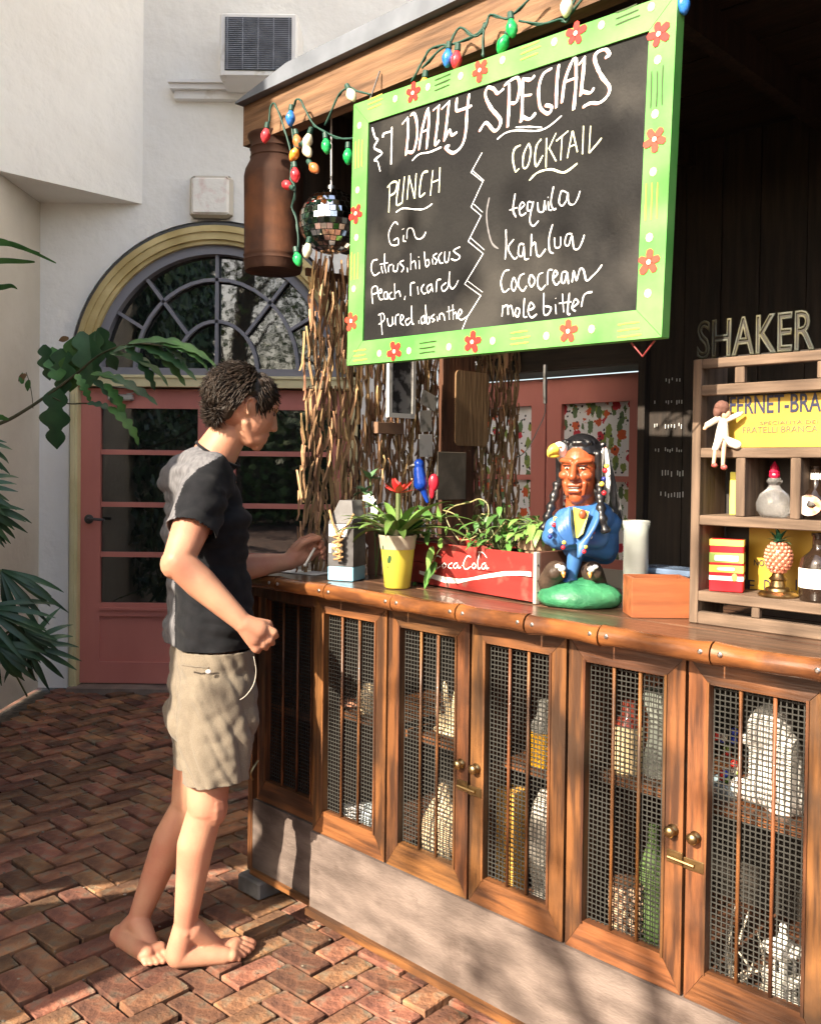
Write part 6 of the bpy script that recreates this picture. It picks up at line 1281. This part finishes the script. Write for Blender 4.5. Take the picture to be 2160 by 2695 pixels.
# sleeve ends
ax = (elR-shR).normalized(); ce = shR+ax*.122
for v_ in [v_ for v_ in b.verts if (v_.co-ce).dot(ax) > 0 and (v_.co-ce).length < .12 and (v_.co-(ce)).dot(side) > -.05 and (v_.co - (ce+ax*.04)).length < .095]: b.verts.remove(v_)
for v_ in b.verts:
    p = v_.co; n_ = v_.normal; zf = p.z
    fold = noise.noise(Vector((p.x*9+zf*5, p.y*9, zf*16-p.x*10)))*.010+(abs(noise.noise(Vector((p.x*7+zf*9, p.y*7, zf*20))))-.2)*.018
    v_.co += n_*(fold+.002*math.sin(zf*60+p.x*40)*max(0, 1.12-zf)*2)
bmesh.ops.smooth_vert(b, verts=b.verts[:], factor=.5, use_axis_x=True, use_axis_y=True, use_axis_z=True)
b.to_mesh(me); b.free()
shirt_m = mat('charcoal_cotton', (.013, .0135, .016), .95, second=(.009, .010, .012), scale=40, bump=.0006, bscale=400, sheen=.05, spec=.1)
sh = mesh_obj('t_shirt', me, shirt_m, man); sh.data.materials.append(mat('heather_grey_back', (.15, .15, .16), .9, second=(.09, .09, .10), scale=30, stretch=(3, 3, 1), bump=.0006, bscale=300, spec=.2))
mw_ = WM[man.name]
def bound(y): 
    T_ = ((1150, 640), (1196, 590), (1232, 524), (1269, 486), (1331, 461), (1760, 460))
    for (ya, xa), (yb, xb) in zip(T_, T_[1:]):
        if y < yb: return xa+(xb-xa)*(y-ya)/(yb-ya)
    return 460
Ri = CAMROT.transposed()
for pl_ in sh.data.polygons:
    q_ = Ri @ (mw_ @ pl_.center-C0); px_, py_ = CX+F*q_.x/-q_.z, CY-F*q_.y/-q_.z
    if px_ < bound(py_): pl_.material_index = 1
so = sh.modifiers.new('s', 'SOLIDIFY'); so.thickness = .003; so.offset = -1
# collar rib
g = G(); cp = []
for k in range(17):
    a = 2*math.pi*k/16; c = A(574, 1196, 2.69); ex = Vector((.86, -.05, -.50)).normalized(); ey = Vector((.05, .99, 0)).normalized(); cp.append(c+ex*math.cos(a)*.072+ey*math.sin(a)*.066)
g.tube(cp, .0045, 8, close=False); g.build('collar', shirt_m, man, world=True, smooth=True)
# shorts
g = G()
c0, c1, c2 = A(556, 1735, 2.69), A(557, 1800, 2.68), A(556, 1880, 2.67)
for c, w_, r_ in ((c0, .066, .100), (c1, .072, .108), (c2, .072, .112)): g.capsule(c-side*w_, c+side*w_, r_, r_, 18)
[g.capsule(c0+Vector((0,0,.05))+side*s_, c1+side*s_, .100, .108) for s_ in (-.06, 0, .06)]
eR, eL = A(571, 2088, 2.57), A(540, 2070, 2.73)
g.capsule(A(568, 1830, 2.60), eR, .106, .090); g.capsule(eR, eR+Vector((0, 0, -.07)), .092, .090)
g.capsule(A(545, 1830, 2.72), eL, .105, .090); g.capsule(eL, eL+Vector((-.01, 0, -.07)), .090, .088)
me = remesh(g, .006, 4); b = bmesh.new(); b.from_mesh(me)
cut(b, A(575, 2078, 2.48), Vector((.06, 0, -1))); cut(b, A(550, 1702, 2.65), Vector((0, 0, 1)))
for v_ in b.verts:
    p = v_.co; low = max(0, min(1, (1.0-p.z)/.45))
    f1 = abs(noise.noise(Vector((p.x*26+p.z*11, p.y*16, p.z*4))))-.2; f2_ = abs(noise.noise(Vector((p.x*14-p.z*9, p.y*12, p.z*15))))-.2
    v_.co += v_.normal*(f1*.030*(.15+low)+f2_*.008+.003*noise.noise(p*40))
bmesh.ops.smooth_vert(b, verts=b.verts[:], factor=.5, use_axis_x=True, use_axis_y=True, use_axis_z=True)
b.to_mesh(me); b.free()
khaki = mat('khaki_twill', (.18, .152, .115), .9, second=(.135, .112, .084), scale=420, bump=.0012, bscale=300, sheen=.2, spec=.2)
so_ = mesh_obj('shorts', me, khaki, man); so = so_.modifiers.new('s', 'SOLIDIFY'); so.thickness = .004; so.offset = -1
# back pocket welt, hem stitch, drawcord
g = G(); g.tube(crom([A(478, 1750, 2.506), A(510, 1755, 2.500), A(552, 1758, 2.506)], 5), .0022, 6); g.build('pocket_welt', khaki, man, world=True, smooth=True)
g = G(); g.sph(A(549, 1768, 2.505), (.008, .004, .006), 10, 8); g.build('pocket_tab', mat('white_tab', (.75, .75, .75), .5), man, world=True, smooth=True)
g = G(); g.tube(crom([A(668, 1728, 2.56), A(674, 1765, 2.55), A(668, 1800, 2.54), A(650, 1828, 2.53), A(632, 1842, 2.52)], 6), .0013, 6); g.build('drawcord', mat('white_cord', (.45, .42, .36), .8), man, world=True, smooth=True)
# ================================================================ planting at the left
def frond_plant(name, label, base, tips, lw, ll, m, seed, nleaf=12, cat='plant', droop=.5):
    t_ = thing(name, label, cat, base); rn = random.Random(seed)
    for pts in tips:
        P = crom([Vector(p) for p in pts], 8); g = G(); g.tube(P, [.006*(1-.75*i/len(P)) for i in range(len(P))], 6); g.build('stem', stem_m, t_, world=True, smooth=True)
        n_ = len(P)
        for k in range(nleaf):
            i = int(n_*(.35+.63*k/(nleaf-1))); i = min(i, n_-2); p = P[i]; d = (P[i+1]-P[i]).normalized(); s = d.cross(Vector((0, 1, .2))).normalized()*(1 if k % 2 else -1)
            g = G(); blade(g, p, d*.75+s*.6+Vector((0, rn.uniform(-.3, .3), 0)), Vector((0, -.5, .8)), ll*rn.uniform(.75, 1.1)*(1-.3*abs(k/nleaf-.4)), lw, droop=rn.uniform(.3, 1)*droop, fold=.3, n=7); g.build('leaf', m, t_, world=True, smooth=True)
    return t_
YP = 4.35
def PX(x, y, Y=YP): return atY(x, y, Y)
# long branch with drooping pinnate leaves
t_ = thing('leafy_branch', 'long green branch with drooping lobed leaves reaching across the coral door', 'plant', PX(-60, 1130))
rn = random.Random(21)
st = crom([PX(-120, 1150), PX(0, 1115), PX(70, 1078), PX(140, 1030), PX(200, 985), PX(270, 930, 4.3), PX(350, 905, 4.25), PX(430, 910, 4.2)], 6)
g = G(); g.tube(st, [.010*(1-.7*i/len(st)) for i in range(len(st))], 7); g.build('branch', mat('olive_branch', (.10, .085, .04), .7, second=(.05, .06, .025)), t_, world=True, smooth=True)
st2 = crom([PX(140, 1046), PX(180, 1062), PX(235, 1062), PX(300, 1075)], 5); g = G(); g.tube(st2, .004, 6); g.build('branch', MATS['olive_branch'], t_, world=True, smooth=True)
def lobed(base, d, up, ln, wd, m, droop=.5, lobes=5):
    g = G(); sh_ = lambda f: (.35+.65*abs(math.sin(f*math.pi*lobes)))*math.sin(math.pi*min(1, f*.85+.12))**.8 if f < .98 else .02
    blade(g, base, d, up, ln, wd, droop=droop, fold=.18, n=22, shape=sh_); g.build('leaf', m, t_, world=True, smooth=True)
broad = [((150, 1028), (-.05, 0, -1), (0, -1, 0), 165, 85), ((165, 925), (0, 0, -1), (0, -1, 0), 120, 75), ((200, 895), (-.15, .1, -1), (.3, -1, 0), 150, 70), ((255, 880), (-.1, 0, -1), (-.3, -1, 0), 130, 75), ((155, 1010), (-.2, 0, .9), (.2, -1, 0), 95, 60), ((118, 915), (.1, 0, -1), (0, -1, .1), 95, 48), ((215, 880), (.15, 0, -1), (.3, -1, .1), 150, 70), ((262, 870), (.35, 0, -1), (-.2, -1, .1), 120, 60)]
for (x, y), d, up, ln, wd in broad: lobed(PX(x, y-8), d, up, ln*YP/2400, wd*YP/2400, rn.choice([leaf_d, leaf_d, leaf_a]), droop=.25, lobes=3)
longl = [((340, 905), (1, 0, .25), 230, 34), ((350, 905), (1, -.1, -.25), 190, 36), ((300, 925), (1, 0, .45), 170, 32), ((380, 905), (.9, 0, -.6), 150, 34), ((330, 910), (.85, 0, -.75), 140, 34), ((400, 908), (1, 0, .1), 190, 32), ((290, 930), (1, 0, -.05), 180, 32), ((260, 985), (1, 0, -.25), 170, 34), ((245, 1000), (1, 0, -.65), 150, 32), ((275, 1010), (.9, 0, -.9), 110, 30), ((240, 985), (1, 0, .05), 140, 30), ((230, 1062), (1, 0, -.02), 90, 26), ((285, 1072), (1, 0, -.65), 130, 32), ((200, 985), (.7, 0, -1), 80, 24), ((420, 905), (1, .1, -.4), 110, 28), ((440, 912), (1, 0, -.1), 130, 26)]
for (x, y), d, ln, wd in longl: lobed(PX(x, y, 4.25), d, (0, -.55, .8), ln*YP/2400, wd*YP/2400*1.25, rn.choice([leaf_a, leaf_a, leaf_d]), droop=rn.uniform(.45, .95), lobes=5)
for (x, y) in ((70, 985), (78, 1000), (60, 1010), (175, 905), (182, 890)):
    g = G(); blade(g, PX(x, y), (rn.uniform(-1, 1), 0, rn.uniform(-1, .8)), (0, -1, 0), .06, .03, droop=.6, n=5); g.build('leaf', rn.choice([leaf_a, mat('withered_leaf', (.22, .12, .05), .7)]), t_, world=True, smooth=True)
g = G(); g.tube(crom([PX(88, 1075), PX(85, 1040), PX(78, 1005), PX(70, 980)], 4), .002, 5); g.build('branch', MATS['olive_branch'], t_, world=True)
# upper thin fronds poking in from the left
t_ = thing('palm_frond', 'thin arching palm leaflets poking in at the upper left edge', 'plant', PX(-80, 650, 4.0))
for (pts) in ([(-60, 640), (20, 640), (80, 660), (148, 692)], [(-60, 640), (0, 634), (50, 650), (105, 666)], [(-60, 690), (10, 686), (60, 688), (92, 689)], [(-60, 755), (0, 756), (30, 752), (46, 760)], [(-60, 1100), (0, 1098), (14, 1101), (24, 1103)]):
    g = G(); P = crom([PX(x, y, 4.0) for x, y in pts], 6); V = []
    for i, p in enumerate(P): w_ = .012*(1-(i/len(P))**2)+.0015; V += [p+Vector((0, 0, w_)), p-Vector((0, 0, w_))+Vector((0, .004, 0))]
    g.add(V, [(2*i, 2*i+1, 2*i+3, 2*i+2) for i in range(len(P)-1)]); g.build('leaf', leaf_a, t_, world=True, smooth=True)
# fan palms at the lower left
fan_m = mat('fan_palm_green', (.045, .105, .045), .42, second=(.020, .055, .032), scale=6, island=.3, spec=.5)
def fan_palm(label, hubs, base, seed):
    t_ = thing('fan_palm', label, 'palm', base); rn = random.Random(seed)
    for (x, y, Y, a0, a1, L_, n_) in hubs:
        h_ = atY(x, y, Y); b0 = Vector(base); g = G(); g.tube(crom([b0, (b0+h_)/2+Vector((-.12, 0, .12)), h_], 8), .006, 6); g.build('stem', stem_m, t_, world=True, smooth=True)
        for k in range(n_):
            a = R(a0+(a1-a0)*k/(n_-1)+rn.uniform(-3, 3)); d = Vector((math.cos(a), rn.uniform(-.35, .25), math.sin(a))); g = G()
            blade(g, h_, d, (0, -.85, .5), L_*rn.uniform(.8, 1.1), .030, droop=rn.uniform(.4, 1.1), fold=.35, n=8, shape=lambda f: (.35+f*1.3)*(1 if f < .5 else (1-(f-.5)*1.9))); g.build('leaf', fan_m, t_, world=True, smooth=True)
    return t_
fan_palm('dark green fan palm with drooping leaflets low against the left wall', [(5, 1500, 4.2, -10, -95, .34, 14), (-45, 1600, 4.1, 10, -90, .32, 14), (40, 1650, 4.3, -5, -120, .24, 13), (-15, 1690, 4.1, 0, -110, .24, 12)], (-2.0, 4.15, 0), 3)
fan_palm('upper fan palm leaf with narrow fingers at the left edge', [(-60, 1330, 4.2, 5, -60, .25, 9), (-85, 1280, 4.1, 25, -40, .22, 7), (-90, 1160, 4.2, 5, -40, .24, 7)], (-2.05, 3.9, 0), 4)
fan_palm('small dark palm shoot rising from the paving beside the coral door wall', [(78, 1700, 4.55, 60, -130, .26, 12)], (atZ(72, 1832, 0).x, atZ(72, 1832, 0).y, 0), 6)

# ================================================================ garden behind the camera: what the windows reflect and what dapples the sun
bark = mat('tree_bark', (.10, .075, .055), .9, second=(.05, .04, .03), scale=5, stretch=(4, 4, .6), bump=.02)
canopy = mat('tree_leaf', (.12, .20, .05), .5, second=(.07, .13, .03), scale=3, island=.5)
def tree(label, x, y, hgt, crown, seed, n=5000, lean=(0, 0), r0=.16, leaf=.10, group=None, low=.45):
    rn = random.Random(seed); t_ = thing('tree', label, 'tree', (x, y, 0), group=group); g = G()
    top = Vector((lean[0], lean[1], hgt*.72)); pts = crom([(0, 0, 0), top*.35+Vector((rn.uniform(-.15, .15), rn.uniform(-.15, .15), 0)), top*.7, top], 6); g.tube(pts, [r0*(1-.65*i/len(pts)) for i in range(len(pts))], 10); cl = []
    for k in range(9):
        a = rn.uniform(0, 6.28); b0 = pts[int(len(pts)*rn.uniform(.45, .95))]; e_ = b0+Vector((math.cos(a), math.sin(a), 0))*crown*rn.uniform(.4, .9)+Vector((0, 0, hgt*rn.uniform(.05, .28))); g.tube(crom([b0, (b0+e_)/2+Vector((0, 0, .15)), e_], 4), [.05, .045, .04, .035, .03, .025, .02, .015, .01], 6); cl.append(e_)
    g.build('trunk', bark, t_, smooth=True)
    g = G(); cl += [top+Vector((rn.gauss(0, crown*.4), rn.gauss(0, crown*.4), rn.uniform(-hgt*(.72-low), hgt*.28))) for _ in range(16)]
    P = []; Fc = []
    for i in range(n):
        c = rn.choice(cl); r_ = crown*.34*rn.random()**.4; a, b_ = rn.uniform(0, 6.28), rn.uniform(-1, 1); s = math.sqrt(1-b_*b_); p = c+Vector((math.cos(a)*s, math.sin(a)*s, b_*.8))*r_
        d = Vector((rn.gauss(0, 1), rn.gauss(0, 1), rn.gauss(0, .6))).normalized(); q_ = d.cross(Vector((rn.gauss(0, 1), rn.gauss(0, 1), 1))).normalized(); l_ = leaf*rn.uniform(.6, 1.3); k = len(P)
        P += [p, p+d*l_*.5+q_*l_*.25, p+d*l_, p+d*l_*.5-q_*l_*.25]; Fc.append((k, k+1, k+2, k+3))
    g.v = P; g.f = Fc; g.m = [0]*len(Fc); tag(g.build('crown', canopy, t_), kind='stuff'); return t_
tree('tall dark-trunked tree reflected in the fanlight, behind the viewer', -3.2, -4.6, 8.5, 2.4, 1, 3800, r0=.24, lean=(.3, 0))
tree('leafy tree right of the reflected trunk, behind the viewer', -1.2, -5.5, 6.5, 2.4, 2, 6500, low=.2)
tree('slender pale-stemmed tree at the left of the garden behind the viewer', -9.2, -.6, 7.5, 1.9, 3, 2600, lean=(-.3, .5))
tree('bushy low tree in the far right of the garden behind the viewer', 2.4, -6.5, 5.5, 2.6, 4, 6000, low=.15)
tree('broad tree at the far left of the garden behind the viewer', -5.2, -9.6, 8.0, 3.0, 5, 7000, low=.2)
tree('thin young tree nearest the viewer that dapples the bar', -3.8, -2.9, 5.6, 1.5, 6, 380, r0=.07, leaf=.14)
hd_ = thing('garden_hedge', 'dense clipped hedge closing the garden far behind the viewer', 'hedge', (-3, -11, 0)); g = G(); rn = random.Random(9)
for i in range(9000):
    p = Vector((rn.uniform(-10, 12), rn.gauss(0, .5), rn.uniform(0, 2.6)+.5*math.sin(i*.01))); d = Vector((rn.gauss(0, 1), rn.gauss(0, 1), rn.gauss(0, 1))).normalized(); q_ = d.cross(Vector((.3, .2, 1))).normalized(); l_ = .28*rn.uniform(.6, 1.2); k = len(g.v); g.v += [p, p+d*l_*.5+q_*l_*.3, p+d*l_, p+d*l_*.5-q_*l_*.3]; g.f.append((k, k+1, k+2, k+3)); g.m.append(0)
tag(g.build('hedge_leaves', canopy, hd_), kind='stuff')
bw_ = thing('garden_wall', 'low brown brick wall behind the hedge at the far end of the garden', 'wall', (0, -12.5, 0)); g = G(); g.box(-14, 14, -.15, .15, 0, 3.0); g.build('wall_face', mat('garden_wall_brick', (.14, .08, .06), .9, second=(.09, .055, .04)), bw_)
# orange lanterns that show in the fanlight reflection
for k, (x, y, z) in enumerate(((-1.75, -1.2, 4.55), (-2.3, .2, 5.6))):
    t_ = thing('paper_lantern', ('amber glass lantern hanging in the garden behind the viewer, lower one', 'amber glass lantern hanging higher in the garden behind the viewer')[k], 'lantern', (x, y, z))
    g = G(); g.lathe([(0, 0), (.10, .0), (.22, .12), (.24, .34), (.10, .36), (0, .36)], (0, 0, 0), 16); g.build('lantern_body', mat('amber_shade', (.75, .32, .06), .5), t_); g = G(); g.cyl((0, 0, .36), (0, 0, 1.6), .004, n=5); g.build('wire', metal_dark, t_)

iv = thing('reflection_ivy', 'unseen dark ivy added on the side wall to darken the pane reflections', 'ivy', (XS, 2.6, 0)); g = G(); rn = random.Random(12)  # unseen ivy, added so the panes reflect dark green
for i in range(9000):
    y_, z_ = rn.uniform(1.15, 4.0), 5.2*rn.random()**.8+.25
    if abs((y_-2.30+.762*(z_-.45))*.795) < .34 and z_ < 2.5: continue
    p = Vector((.015+.16*rn.random()**2, y_-2.6, z_)); d = Vector((rn.uniform(0, .4), rn.gauss(0, 1), rn.gauss(-.3, .7))).normalized(); q_ = d.cross(Vector((1, rn.gauss(0, .4), rn.gauss(0, .4)))).normalized(); l_ = .11*rn.uniform(.6, 1.2); k = len(g.v)
    g.v += [p, p+d*l_*.45+q_*l_*.42, p+d*l_, p+d*l_*.45-q_*l_*.42]; g.f.append((k, k+1, k+2, k+3)); g.m.append(0)
tag(g.build('ivy_leaves', leaf_d, iv), kind='stuff')
